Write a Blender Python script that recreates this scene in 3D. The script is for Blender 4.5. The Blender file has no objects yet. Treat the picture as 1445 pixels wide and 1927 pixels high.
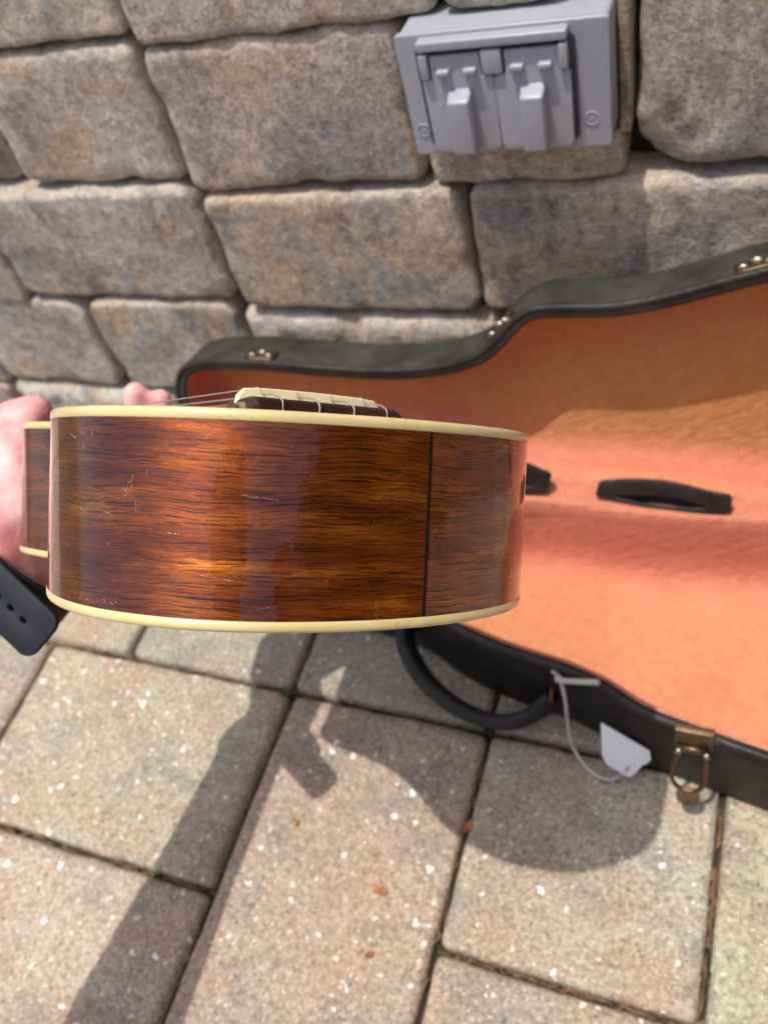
import bpy, bmesh, math, random
from mathutils import Vector, Matrix, noise, Quaternion
rnd = random.Random(7)
S = bpy.context.scene
COL = S.collection

# ------------------------------------------------------------------ camera, world, sun, exposure
CAM_H = 0.575
RC = Matrix(((0.92533, 0.30267, -0.22837), (0.10741, -0.78689, -0.60768), (-0.36363, 0.53777, -0.76064)))
FPX, CX, CY = 1620.44, 722.5, 963.5
cam_d = bpy.data.cameras.new('camera')
cam = bpy.data.objects.new('camera', cam_d); COL.objects.link(cam)
right, down, fwd = RC[0], RC[1], RC[2]
M = Matrix((right, -down, -fwd)).transposed().to_4x4()
M.translation = Vector((0, 0, CAM_H))
cam.matrix_world = M
cam_d.sensor_fit = 'VERTICAL'; cam_d.sensor_height = 36; cam_d.sensor_width = 36
cam_d.lens = 36 * FPX / 1927
cam_d.clip_start = 0.005; cam_d.clip_end = 500
cam_d.dof.use_dof = True; cam_d.dof.focus_distance = 0.262; cam_d.dof.aperture_fstop = 13.5
S.camera = cam

SUN_AZ, SUN_EL = math.radians(48), math.radians(78)          # direction the light travels, elevation
sun_dir = Vector((math.cos(SUN_EL) * math.cos(SUN_AZ), math.cos(SUN_EL) * math.sin(SUN_AZ), -math.sin(SUN_EL)))
W = bpy.data.worlds.new('World'); S.world = W; W.use_nodes = True
wn = W.node_tree.nodes; wl = W.node_tree.links
sky = wn.new('ShaderNodeTexSky'); sky.sky_type = 'NISHITA'; sky.sun_disc = False
sky.sun_elevation = SUN_EL; sky.sun_rotation = math.radians(222); sky.air_density = 0.9; sky.dust_density = 3.0; sky.ozone_density = 0.7
wl.new(sky.outputs[0], wn['Background'].inputs[0]); wn['Background'].inputs[1].default_value = 0.135
sd = bpy.data.lights.new('sun', 'SUN'); sd.energy = 2.3; sd.angle = math.radians(0.55); sd.color = (1.0, 0.95, 0.87)
so = bpy.data.objects.new('sun', sd); COL.objects.link(so)
so.rotation_euler = sun_dir.to_track_quat('-Z', 'Y').to_euler(); so.location = (0, 0, 3)
vs = S.view_settings
vs.view_transform = 'Standard'; vs.look = 'None'; vs.gamma = 1; vs.use_curve_mapping = False; vs.exposure = 0.62

# ------------------------------------------------------------------ helpers
def ray(px, py):
    return (right * ((px - CX) / FPX) + down * ((py - CY) / FPX) + fwd)
def at(px, py, dep):                       # point at a depth along a photo pixel's ray
    return ray(px, py) * dep + Vector((0, 0, CAM_H))
def on_plane(px, py, n, p0):
    d = ray(px, py); o = Vector((0, 0, CAM_H)); n = Vector(n)
    return o + d * (n.dot(Vector(p0) - o) / n.dot(d))
def on_y(px, py, y): return on_plane(px, py, (0, 1, 0), (0, y, 0))
def on_z(px, py, z): return on_plane(px, py, (0, 0, 1), (0, 0, z))

WM = {}
def thing(name, label, cat, loc=(0, 0, 0), group=None, mat=None):
    o = bpy.data.objects.new(name, None); COL.objects.link(o); o.empty_display_size = 0.02
    m = mat if mat else Matrix.Translation(Vector(loc))
    o.matrix_world = m; WM[o.name] = m.copy()
    o['label'] = label; o['category'] = cat
    if group: o['group'] = group
    return o
def tag(o, label, cat, group=None):
    o['label'] = label; o['category'] = cat
    if group: o['group'] = group
    return o
def obj(name, me, mat, parent=None, local=False, smooth=True):
    """me: mesh in world coordinates (or in the parent's when local)"""
    o = bpy.data.objects.new(name, me); COL.objects.link(o)
    if me.materials: me.materials.clear()
    me.materials.append(mat)
    if smooth and len(me.polygons): me.polygons.foreach_set('use_smooth', [True] * len(me.polygons))
    WM[o.name] = Matrix()
    if parent is not None:
        o.parent = parent
        if local: WM[o.name] = WM[parent.name]
        else: o.matrix_parent_inverse = WM[parent.name].inverted()
    return o
def base_obj(name, me, mat, origin, smooth=True):
    """a top-level one-mesh thing with its origin at its base"""
    origin = Vector(origin); me.transform(Matrix.Translation(-origin))
    o = obj(name, me, mat, None, smooth=smooth); o.matrix_world = Matrix.Translation(origin); WM[o.name] = o.matrix_world.copy(); return o
def mesh(v, f, name='m'):
    me = bpy.data.meshes.new(name); me.from_pydata([tuple(q) for q in v], [], f); me.update(); return me
def bm_mesh(bm):
    bmesh.ops.recalc_face_normals(bm, faces=bm.faces[:])
    me = bpy.data.meshes.new('m'); bm.to_mesh(me); bm.free(); return me
def sharp(me, ang=35):
    me.set_sharp_from_angle(angle=math.radians(ang)); return me
def add_box(bm, lo, hi, bev=0.0, seg=2, taper=None):
    lo, hi = Vector(lo), Vector(hi)
    r = bmesh.ops.create_cube(bm, size=1)
    vs_ = r['verts']
    for v in vs_:
        v.co = Vector(((lo[i] + hi[i]) / 2 + v.co[i] * (hi[i] - lo[i]) for i in range(3)))
    if taper: taper(vs_)
    if bev > 0:
        es = list({e for v in vs_ for e in v.link_edges})
        bmesh.ops.bevel(bm, geom=es, offset=bev, segments=seg, profile=0.6, affect='EDGES')
def box(lo, hi, bev=0.0, seg=2):
    bm = bmesh.new(); add_box(bm, lo, hi, bev, seg); return sharp(bm_mesh(bm), 40)
def catmull(pts, per=8, closed=False):
    pts = [Vector(p) for p in pts]; n = len(pts); out = []
    rng = range(n if closed else n - 1)
    for i in rng:
        if closed: p0, p1, p2, p3 = pts[i - 1], pts[i], pts[(i + 1) % n], pts[(i + 2) % n]
        else:
            p1, p2 = pts[i], pts[i + 1]
            p0 = pts[i - 1] if i > 0 else p1 * 2 - p2
            p3 = pts[i + 2] if i + 2 < n else p2 * 2 - p1
        def tj(a, b, t): return t + max((b - a).length, 1e-9) ** 0.5
        t0 = 0; t1 = tj(p0, p1, t0); t2 = tj(p1, p2, t1); t3 = tj(p2, p3, t2)
        for k in range(per):
            T = t1 + (t2 - t1) * k / per
            A1 = p0 * ((t1 - T) / (t1 - t0)) + p1 * ((T - t0) / (t1 - t0))
            A2 = p1 * ((t2 - T) / (t2 - t1)) + p2 * ((T - t1) / (t2 - t1))
            A3 = p2 * ((t3 - T) / (t3 - t2)) + p3 * ((T - t2) / (t3 - t2))
            B1 = A1 * ((t2 - T) / (t2 - t0)) + A2 * ((T - t0) / (t2 - t0))
            B2 = A2 * ((t3 - T) / (t3 - t1)) + A3 * ((T - t1) / (t3 - t1))
            out.append(B1 * ((t2 - T) / (t2 - t1)) + B2 * ((T - t1) / (t2 - t1)))
    if not closed: out.append(pts[-1])
    return out
def resample(pts, n, closed=True):
    pts = list(pts); q = pts + [pts[0]] if closed else pts
    L = [0]
    for a, b in zip(q, q[1:]): L.append(L[-1] + (b - a).length)
    out = []; j = 0; m = n if closed else n - 1
    for i in range(n):
        t = L[-1] * i / m
        while j < len(L) - 2 and L[j + 1] < t: j += 1
        k = (t - L[j]) / max(L[j + 1] - L[j], 1e-12); out.append(q[j].lerp(q[j + 1], min(max(k, 0), 1)))
    return out
def tube(path, r, seg=10, closed=False, flat=None, caps=True, up=None):
    """round tube; r a number or a list; flat=(a,b) gives an elliptic/rounded band section"""
    path = [Vector(p) for p in path]; n = len(path); v = []; f = []
    prev = None
    for i, p in enumerate(path):
        a = path[i - 1] if (i > 0 or closed) else p
        b = path[(i + 1) % n] if (i < n - 1 or closed) else p
        t = (b - a).normalized()
        if prev is None:
            u0 = Vector(up) if up else (Vector((0, 0, 1)) if abs(t.z) < 0.9 else Vector((1, 0, 0)))
        else: u0 = prev
        x = (u0 - t * u0.dot(t)).normalized(); y = t.cross(x); prev = x
        rr = r[i] if isinstance(r, (list, tuple)) else r
        for k in range(seg):
            an = 2 * math.pi * k / seg; c, s = math.cos(an), math.sin(an)
            if flat:
                e = 0.55; c = math.copysign(abs(c) ** e, c); s = math.copysign(abs(s) ** e, s)
                v.append(p + x * (c * flat[0] * rr) + y * (s * flat[1] * rr))
            else: v.append(p + x * (c * rr) + y * (s * rr))
    m = n if closed else n - 1
    for i in range(m):
        for k in range(seg):
            a = i * seg + k; b = i * seg + (k + 1) % seg
            c = ((i + 1) % n) * seg + (k + 1) % seg; d = ((i + 1) % n) * seg + k
            f.append((a, b, c, d))
    if not closed and caps:
        f.append(tuple(range(seg))[::-1]); f.append(tuple((n - 1) * seg + k for k in range(seg)))
    return mesh(v, f)
def offs(poly, d):
    """inset a closed counter-clockwise 2D polygon"""
    n = len(poly); out = []
    for i in range(n):
        t = (poly[(i + 1) % n] - poly[i - 1]); nn = Vector((-t.y, t.x)).normalized()
        out.append(poly[i] + nn * d)
    return out
def loft(poly, rings, to3, cap0=False, cap1=False, attr=None):
    v = []; f = []; n = len(poly)
    for ins, z in rings:
        for p in offs(poly, ins): v.append(to3(p.x, p.y, z))
    for j in range(len(rings) - 1):
        for i in range(n):
            a = j * n + i; b = j * n + (i + 1) % n
            f.append((a, b, b + n, a + n))
    if cap0: f.append(tuple(range(n))[::-1])
    if cap1: f.append(tuple((len(rings) - 1) * n + i for i in range(n)))
    me = mesh(v, f)
    if attr:
        at_ = me.attributes.new('edge', 'FLOAT', 'POINT')
        at_.data.foreach_set('value', [a for a in attr for _ in range(n)])
    bm = bmesh.new(); bm.from_mesh(me); bmesh.ops.recalc_face_normals(bm, faces=bm.faces[:]); bm.to_mesh(me); bm.free()
    return me
def flat_shape(outer, holes, thick, bevel, to3):
    """2D outline with holes, extruded and bevelled; to3 maps (x,y,z)"""
    cu = bpy.data.curves.new('c', 'CURVE'); cu.dimensions = '2D'; cu.fill_mode = 'BOTH'
    cu.extrude = thick / 2 - bevel; cu.bevel_depth = bevel; cu.bevel_resolution = 2
    for pl in [outer] + holes:
        sp = cu.splines.new('POLY'); sp.points.add(len(pl) - 1); sp.use_cyclic_u = True
        for q, p in zip(sp.points, pl): q.co = (p[0], p[1], 0, 1)
    o = bpy.data.objects.new('c', cu); COL.objects.link(o)
    dg = bpy.context.evaluated_depsgraph_get(); dg.update()
    me = bpy.data.meshes.new_from_object(o.evaluated_get(dg)); bpy.data.objects.remove(o); bpy.data.curves.remove(cu)
    bm = bmesh.new(); bm.from_mesh(me); bmesh.ops.remove_doubles(bm, verts=bm.verts[:], dist=1e-6)
    for vv in bm.verts: vv.co = to3(*vv.co)
    bmesh.ops.recalc_face_normals(bm, faces=bm.faces[:]); bm.to_mesh(me); bm.free()
    return sharp(me, 40)
def rrect(x0, y0, x1, y1, r, seg=5):
    out = []
    for cx, cy, a0 in ((x1 - r, y1 - r, 0), (x0 + r, y1 - r, 90), (x0 + r, y0 + r, 180), (x1 - r, y0 + r, 270)):
        for k in range(seg + 1):
            a = math.radians(a0 + 90 * k / seg); out.append((cx + r * math.cos(a), cy + r * math.sin(a)))
    return out
def ell(cx, cy, a, b, n=16, rot=0):
    return [(cx + a * math.cos(2 * math.pi * k / n) * math.cos(rot) - b * math.sin(2 * math.pi * k / n) * math.sin(rot),
             cy + a * math.cos(2 * math.pi * k / n) * math.sin(rot) + b * math.sin(2 * math.pi * k / n) * math.cos(rot)) for k in range(n)]

# ------------------------------------------------------------------ material node helper
class Mat:
    def __init__(s, name, rough=0.6, **kw):
        s.m = bpy.data.materials.new(name); s.m.use_nodes = True
        s.t = s.m.node_tree; s.b = s.t.nodes['Principled BSDF']
        s.set('Roughness', rough)
        for k, v in kw.items(): s.set(k.replace('_', ' '), v)
    def new(s, ty, **kw):
        n = s.t.nodes.new(ty)
        for k, v in kw.items(): setattr(n, k, v)
        return n
    def link(s, a, b): s.t.links.new(a, b)
    def put(s, sock, val):
        if isinstance(val, bpy.types.NodeSocket): s.link(val, sock)
        elif isinstance(val, (tuple, list)) and sock.type == 'RGBA' and len(val) == 3: sock.default_value = (*val, 1)
        else: sock.default_value = val
    def set(s, k, v): s.put(s.b.inputs[k], v)
    def coord(s, which='Object', scale=None, offset=None):
        n = s.new('ShaderNodeTexCoord'); o = n.outputs[which]
        if scale is not None or offset is not None:
            mp = s.new('ShaderNodeMapping'); s.link(o, mp.inputs[0])
            if scale is not None: mp.inputs['Scale'].default_value = scale if isinstance(scale, (tuple, list)) else (scale,) * 3
            if offset is not None: s.put(mp.inputs['Location'], offset)
            o = mp.outputs[0]
        return o
    def noise(s, vec, scale, detail=4, rough=0.55, dist=0.0, out=0):
        n = s.new('ShaderNodeTexNoise'); s.link(vec, n.inputs['Vector'])
        n.inputs['Scale'].default_value = scale; n.inputs['Detail'].default_value = detail
        n.inputs['Roughness'].default_value = rough; n.inputs['Distortion'].default_value = dist
        return n.outputs[out]
    def vor(s, vec, scale, feature='F1', rand=1.0):
        n = s.new('ShaderNodeTexVoronoi'); n.feature = feature; s.link(vec, n.inputs['Vector'])
        n.inputs['Scale'].default_value = scale; n.inputs['Randomness'].default_value = rand
        return n.outputs
    def ramp(s, fac, stops, interp='LINEAR'):
        n = s.new('ShaderNodeValToRGB'); s.put(n.inputs[0], fac); e = n.color_ramp.elements; n.color_ramp.interpolation = interp
        while len(e) < len(stops): e.new(0.5)
        for x, (p, c) in zip(e, stops):
            x.position = p; x.color = (*c, 1) if isinstance(c, (tuple, list)) else (c, c, c, 1)
        return n.outputs[0]
    def mix(s, fac, a, b, blend='MIX'):
        n = s.new('ShaderNodeMix', data_type='RGBA', blend_type=blend)
        s.put(n.inputs['Factor'], fac); s.put(n.inputs[6], a); s.put(n.inputs[7], b); return n.outputs[2]
    def math(s, op, a, b=0.0, c=0.0, clamp=False):
        n = s.new('ShaderNodeMath', operation=op, use_clamp=clamp)
        s.put(n.inputs[0], a); s.put(n.inputs[1], b); s.put(n.inputs[2], c); return n.outputs[0]
    def vmath(s, op, a, b=None, sc=None, out=0):
        n = s.new('ShaderNodeVectorMath', operation=op); s.put(n.inputs[0], a)
        if b is not None: s.put(n.inputs[1], b)
        if sc is not None: s.put(n.inputs['Scale'], sc)
        return n.outputs[out]
    def bump(s, h, strength=0.3, dist=0.002, normal=None):
        n = s.new('ShaderNodeBump'); n.inputs['Strength'].default_value = strength; n.inputs['Distance'].default_value = dist
        s.link(h, n.inputs['Height'])
        if normal is not None: s.link(normal, n.inputs['Normal'])
        return n.outputs[0]
    def attr(s, name, out=2):
        n = s.new('ShaderNodeAttribute'); n.attribute_name = name; return n.outputs[out]

def rnd_vec(a):
    oi = a.new('ShaderNodeObjectInfo'); c = a.new('ShaderNodeCombineXYZ')
    k = a.math('MULTIPLY', oi.outputs['Random'], 37.0)
    for i in range(3): a.link(k, c.inputs[i])
    return oi, c.outputs[0]

def make_stone():
    a = Mat('tumbled_wall_stone', 0.92, Specular_IOR_Level=0.25)
    oi, rv = rnd_vec(a)
    co = a.vmath('ADD', a.coord('Object'), rv)
    col = a.mix(a.ramp(a.noise(co, 11, 5, 0.65, 0.6), [(0.44, 0.0), (0.60, 0.9)]), oi.outputs['Color'], (0.30, 0.285, 0.27))      # grey clouds
    col = a.mix(a.ramp(a.noise(a.vmath('ADD', co, (5, 2, 8)), 14, 5, 0.65, 0.8), [(0.50, 0.0), (0.64, 0.85)]), col, (0.52, 0.365, 0.235))   # tan clouds
    col = a.mix(a.ramp(a.noise(a.vmath('ADD', co, (1, 7, 3)), 17, 6, 0.7, 0.5), [(0.55, 0.0), (0.68, 0.8)]), col, (0.165, 0.155, 0.150))     # charcoal
    col = a.mix(a.ramp(a.noise(a.vmath('MULTIPLY', co, (1.0, 1.0, 0.35)), 46, 6, 0.7), [(0.54, 0.0), (0.70, 0.55)]), col, (0.17, 0.145, 0.12))
    fine = a.noise(co, 420, 5, 0.75)
    col = a.mix(0.75, col, a.ramp(fine, [(0.27, 0.28), (0.5, 0.98), (0.76, 1.75)]), 'MULTIPLY')
    med = a.noise(co, 120, 5, 0.7)
    col = a.mix(0.6, col, a.ramp(med, [(0.3, 0.42), (0.5, 1.0), (0.7, 1.55)]), 'MULTIPLY')
    sp = a.math('MULTIPLY', a.ramp(a.noise(co, 55, 3, 0.5), [(0.66, 0.0), (0.72, 0.8)]), a.ramp(a.noise(co, 8, 2), [(0.45, 0.0), (0.6, 1.0)]))
    col = a.mix(sp, col, (0.66, 0.60, 0.52))                                                                                     # lime bloom
    chip = a.math('MULTIPLY', a.attr('edge'), a.ramp(a.noise(co, 45, 5, 0.7), [(0.42, 0.0), (0.6, 0.8)]))
    col = a.mix(chip, col, (0.58, 0.49, 0.39))                                                                                    # worn pale arrises
    a.set('Base Color', col)
    pit = a.ramp(a.noise(co, 260, 4, 0.7), [(0.3, 0.0), (0.45, 1.0)])
    hgt = a.math('ADD', a.math('MULTIPLY', fine, 0.5), a.math('ADD', a.math('MULTIPLY', pit, 0.4), med))
    a.set('Normal', a.bump(hgt, 1.0, 0.0022))
    return a.m
def make_paver():
    a = Mat('aggregate_concrete_paver', 0.85, Specular_IOR_Level=0.3)
    oi, rv = rnd_vec(a)
    co = a.vmath('ADD', a.coord('Object'), rv)
    col = a.mix(a.ramp(a.noise(co, 16, 4, 0.6, 0.5), [(0.44, 0.0), (0.60, 0.85)]), oi.outputs['Color'], (0.39, 0.285, 0.20))
    col = a.mix(a.ramp(a.noise(co, 24, 4, 0.6, 0.5), [(0.50, 0.0), (0.62, 0.7)]), col, (0.27, 0.24, 0.195))
    grit = a.noise(co, 330, 4, 0.8)
    col = a.mix(0.85, col, a.ramp(grit, [(0.28, 0.25), (0.5, 1.0), (0.74, 1.8)]), 'MULTIPLY')
    wob = a.vmath('ADD', co, a.vmath('SCALE', a.noise(co, 260, 2, out=1), sc=0.0065))
    def specks(scale, lo, keep, colr, c):
        v = a.vor(wob, scale); sx = a.new('ShaderNodeSeparateColor'); a.link(v['Color'], sx.inputs[0])
        size = a.math('MULTIPLY_ADD', sx.outputs[1], 0.22, lo)
        near = a.ramp(a.math('SUBTRACT', v['Distance'], size), [(0.0, 1.0), (0.09, 0.0)])
        pick = a.math('GREATER_THAN', sx.outputs[0], keep)
        return a.mix(a.math('MULTIPLY', near, pick), c, colr), near, pick
    col, _, _ = specks(420, 0.10, 0.72, (0.62, 0.54, 0.42), col)
    col, _, _ = specks(380, 0.10, 0.84, (0.13, 0.125, 0.115), col)
    col, _, _ = specks(210, 0.04, 0.86, (0.16, 0.16, 0.15), col)
    col, n1, p1 = specks(230, 0.06, 0.80, (0.74, 0.70, 0.62), col)
    col, n2, p2 = specks(118, 0.04, 0.86, (0.86, 0.83, 0.78), col)
    rust = a.ramp(a.noise(co, 34, 3, 0.6, 0.6), [(0.735, 0.0), (0.76, 0.85)])
    col = a.mix(rust, col, (0.50, 0.21, 0.035))
    a.set('Base Color', col)
    a.set('Normal', a.bump(a.math('ADD', grit, a.math('MULTIPLY', a.noise(co, 90, 3), 0.6)), 0.6, 0.0012))
    return a.m
def make_wood(name, scratches=(), k=1.0):
    a = Mat(name, 0.42, Metallic=0.64 if k > .5 else 0.0, Coat_Weight=1.0, Coat_Roughness=0.03, Coat_IOR=1.46, Specular_IOR_Level=0.2, Anisotropic=0.85, Anisotropic_Rotation=0.25)
    tn = a.new('ShaderNodeTangent'); tn.direction_type = 'UV_MAP'; tn.uv_map = 'UVMap'; a.set('Tangent', tn.outputs[0])
    uv = a.coord('UV')                                             # metres: along the rib, across the rib
    wv = a.vmath('ADD', uv, a.vmath('SCALE', a.vmath('MULTIPLY', a.noise(uv, 22, 3, out=1), (0, 1, 0)), sc=0.0060))
    def st(sx, sy, vec=wv): return a.vmath('MULTIPLY', vec, (sx, sy, 1.0))
    fig = a.noise(st(26, 150), 1.0, 5, 0.6, 0.2)
    col = a.ramp(fig, [(0.25, (0.085 * k, 0.015 * k, 0.0015)), (0.45, (0.165 * k, 0.032 * k, 0.003)), (0.60, (0.28 * k, 0.064 * k, 0.005)), (0.78, (0.55 * k, 0.17 * k, 0.015))])
    fib = a.noise(st(260, 2600), 1.0, 4, 0.7)
    col = a.mix(0.75, col, a.ramp(fib, [(0.3, 0.5), (0.5, 1.0), (0.72, 1.55)]), 'MULTIPLY')
    spk = a.noise(st(1500, 2600), 1.0, 2, 0.6)
    col = a.mix(0.5, col, a.ramp(spk, [(0.3, 0.6), (0.5, 1.0), (0.75, 1.6)]), 'MULTIPLY')
    dens = a.ramp(a.noise(st(16, 70), 1.0, 3), [(0.34, 0.55), (0.56, 1.0)])
    brk = a.ramp(a.noise(st(150, 700), 1.0, 2), [(0.36, 0.0), (0.50, 1.0)])
    pore = a.math('MULTIPLY', a.ramp(a.noise(st(26, 1900), 1.0, 3.0, 0.55, 0.08), [(0.545, 0.0), (0.60, 0.95)]), brk)
    pm = a.math('MULTIPLY', pore, dens)
    col = a.mix(pm, col, (0.014, 0.004, 0.0015))
    pore2 = a.ramp(a.noise(st(60, 3300), 1.0, 3, 0.55), [(0.56, 0.0), (0.63, 0.75)])
    col = a.mix(pore2, col, (0.022, 0.006, 0.002))
    pore3 = a.math('MULTIPLY', a.ramp(a.noise(st(75, 2000), 1.0, 2, 0.5), [(0.60, 0.0), (0.66, 0.9)]), dens)
    col = a.mix(pore3, col, (0.010, 0.003, 0.001))
    if scratches:
        acc = None
        jit = a.vmath('ADD', uv, a.vmath('SCALE', a.vmath('SUBTRACT', a.noise(uv, 700, 2, out=1), (0.5, 0.5, 0.5)), sc=0.0011))
        jit = a.vmath('MULTIPLY', jit, (1, 1, 0))
        for (s0, t0, s1, t1, wd) in scratches:
            p0 = Vector((s0, t0, 0)) / 1000; ba = Vector((s1 - s0, t1 - t0, 0)) / 1000
            pa = a.vmath('SUBTRACT', jit, tuple(p0))
            hh = a.math('MULTIPLY', a.vmath('DOT_PRODUCT', pa, tuple(ba), out=1), 1 / max(ba.length_squared, 1e-9), clamp=True)
            sc = a.new('ShaderNodeVectorMath', operation='SCALE'); sc.inputs[0].default_value = tuple(ba); a.link(hh, sc.inputs['Scale'])
            d = a.vmath('LENGTH', a.vmath('SUBTRACT', pa, sc.outputs[0]), out=1)
            m = a.math('SUBTRACT', 1.0, a.math('DIVIDE', d, wd * .62 / 1000), clamp=True)
            acc = m if acc is None else a.math('MAXIMUM', acc, m)
        acc = a.math('MULTIPLY', acc, a.ramp(a.noise(uv, 1500, 3, 0.7), [(0.40, 0.0), (0.60, 1.1)]), clamp=True)
        col = a.mix(acc, col, (0.62, 0.42, 0.25))
        a.set('Coat Weight', a.math('SUBTRACT', 1.0, acc))
    a.set('Base Color', col)
    peel = a.noise(uv, 420, 2, 0.5); wav = a.noise(st(40, 12, uv), 1.0, 2)
    a.set('Coat Normal', a.bump(a.math('ADD', a.math('MULTIPLY', peel, 0.25), wav), 0.10, 0.0012))
    a.set('Normal', a.bump(a.math('ADD', fib, a.math('MULTIPLY', pm, -0.7)), 0.25, 0.0004))
    return a.m
def make_binding():
    a = Mat('aged_ivory_binding', 0.32, Coat_Weight=0.6, Coat_Roughness=0.08)
    co = a.coord('UV')
    col = a.ramp(a.noise(a.vmath('MULTIPLY', co, (30, 300, 1)), 1.0, 4, 0.6), [(0.3, (0.60, 0.475, 0.20)), (0.7, (0.73, 0.60, 0.29))])
    marks = a.math('MULTIPLY', a.ramp(a.noise(a.vmath('MULTIPLY', co, (650, 160, 1)), 1.0, 2), [(0.6, 0.0), (0.68, 0.5)]), a.ramp(a.noise(a.vmath('MULTIPLY', co, (25, 60, 1)), 1.0, 2), [(0.45, 0.0), (0.6, 1.0)]))
    col = a.mix(marks, col, (0.45, 0.32, 0.13))
    a.set('Base Color', col); a.set('Subsurface Weight', 0.15); a.set('Subsurface Radius', (0.002, 0.0015, 0.0008)); a.set('Subsurface Scale', 0.5)
    return a.m
def make_plush(name, ca, cb):
    a = Mat(name, 0.95, Specular_IOR_Level=0.1, Sheen_Weight=0.45, Sheen_Roughness=0.5)
    a.set('Sheen Tint', (1.0, 0.62, 0.45, 1))
    co = a.coord('Object')
    c0 = a.mix(a.ramp(a.noise(co, 9, 4, 0.6, 0.5), [(0.4, 0.0), (0.62, 1.0)]), ca, cb)
    e = a.math('MULTIPLY', a.attr('edge'), a.ramp(a.noise(co, 24, 3), [(0.25, 0.65), (0.6, 1.0)]))
    c0 = a.mix(e, c0, (0.60, 0.185, 0.125))
    nap = a.noise(a.vmath('MULTIPLY', co, (1, 1, 0.6)), 190, 5, 0.7, 0.8)
    c0 = a.mix(0.38, c0, a.ramp(nap, [(0.3, 0.72), (0.5, 1.0), (0.7, 1.22)]), 'MULTIPLY')
    rot = a.new('ShaderNodeVectorRotate'); rot.inputs['Angle'].default_value = 0.6; rot.inputs['Axis'].default_value = (0.2, 1, 0.3); a.link(co, rot.inputs[0])
    brush = a.noise(a.vmath('MULTIPLY', rot.outputs[0], (40, 120, 190)), 1.0, 4, 0.65, 0.6)
    c0 = a.mix(0.3, c0, a.ramp(brush, [(0.3, 0.74), (0.5, 1.0), (0.7, 1.2)]), 'MULTIPLY')
    c0 = a.mix(a.ramp(a.noise(co, 14, 4, 0.6), [(0.5, 0.0), (0.7, 0.35)]), c0, (0.62, 0.30, 0.17))
    a.set('Base Color', c0)
    a.set('Normal', a.bump(a.math('ADD', nap, a.math('ADD', brush, a.math('MULTIPLY', a.noise(co, 60, 3), 0.8))), 0.7, 0.0026))
    return a.m
def make_leather(name, base, wear=(0.16, 0.075, 0.035), amount=0.5, rough=0.45):
    a = Mat(name, rough, Specular_IOR_Level=0.3)
    co = a.coord('Object')
    w = a.ramp(a.noise(co, 38, 6, 0.7, 0.5), [(0.60, 0.0), (0.72, amount)])
    col = a.mix(w, a.ramp(a.noise(co, 12, 3), [(0.35, tuple(c * 0.75 for c in base)), (0.65, tuple(c * 1.3 for c in base))]), wear)
    dust = a.ramp(a.noise(co, 26, 6, 0.75, 0.3), [(0.40, 0.0), (0.66, 0.75)])
    col = a.mix(a.math('MULTIPLY', dust, amount), col, (0.105, 0.102, 0.092))
    scuff = a.ramp(a.noise(a.vmath('MULTIPLY', co, (1, 3, 3)), 75, 5, 0.75), [(0.66, 0.0), (0.72, 0.6)])
    col = a.mix(a.math('MULTIPLY', scuff, amount), col, (0.24, 0.20, 0.16))
    a.set('Base Color', col)
    g = a.vor(co, 900)['Distance']
    a.set('Normal', a.bump(a.math('ADD', g, a.noise(co, 250, 3)), 0.35, 0.0006))
    a.set('Roughness', a.math('MULTIPLY_ADD', a.noise(co, 60, 3), 0.25, rough - 0.1))
    return a.m
def make_plain(name, col, rough, metal=0.0, noise_amt=0.12, scale=120, bump=0.0, **kw):
    a = Mat(name, rough, Metallic=metal, **kw)
    co = a.coord('Object')
    n = a.noise(co, scale, 4, 0.65)
    a.set('Base Color', a.mix(1.0, col, a.ramp(n, [(0.25, 1 - noise_amt * 1.6), (0.75, 1 + noise_amt * 1.6)]), 'MULTIPLY'))
    a.set('Roughness', a.math('MULTIPLY_ADD', a.noise(co, scale * 0.4, 3), 0.2, rough - 0.1))
    if bump: a.set('Normal', a.bump(n, bump, 0.001))
    return a.m
def make_skin():
    a = Mat('skin', 0.5, Subsurface_Weight=0.35, Subsurface_Scale=0.006, Specular_IOR_Level=0.35)
    a.set('Subsurface Radius', (1.0, 0.35, 0.22))
    co = a.coord('Object')
    col = a.ramp(a.noise(co, 34, 4, 0.6), [(0.36, (0.66, 0.26, 0.25)), (0.5, (0.80, 0.43, 0.40)), (0.64, (0.86, 0.60, 0.55))])
    a.set('Base Color', col)
    a.set('Normal', a.bump(a.math('ADD', a.noise(co, 500, 4, 0.7), a.math('MULTIPLY', a.noise(a.vmath('MULTIPLY', co, (1, 1, 2)), 90, 3), 2.0)), 0.25, 0.001))
    return a.m
def make_soil():
    a = Mat('joint_soil', 0.95)
    co = a.coord('Object')
    col = a.ramp(a.noise(co, 60, 6, 0.75), [(0.3, (0.018, 0.014, 0.010)), (0.55, (0.055, 0.040, 0.026)), (0.75, (0.13, 0.095, 0.06))])
    a.set('Base Color', col); a.set('Normal', a.bump(a.noise(co, 300, 5, 0.7), 0.8, 0.003)); return a.m
def make_ground():
    a = Mat('lawn_ground', 0.95)
    co = a.coord('Object')
    col = a.ramp(a.noise(co, 6, 8, 0.7), [(0.3, (0.03, 0.045, 0.014)), (0.55, (0.06, 0.085, 0.025)), (0.75, (0.11, 0.11, 0.05))])
    a.set('Base Color', col); a.set('Normal', a.bump(a.noise(co, 120, 5, 0.7), 1.0, 0.01)); return a.m

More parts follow.
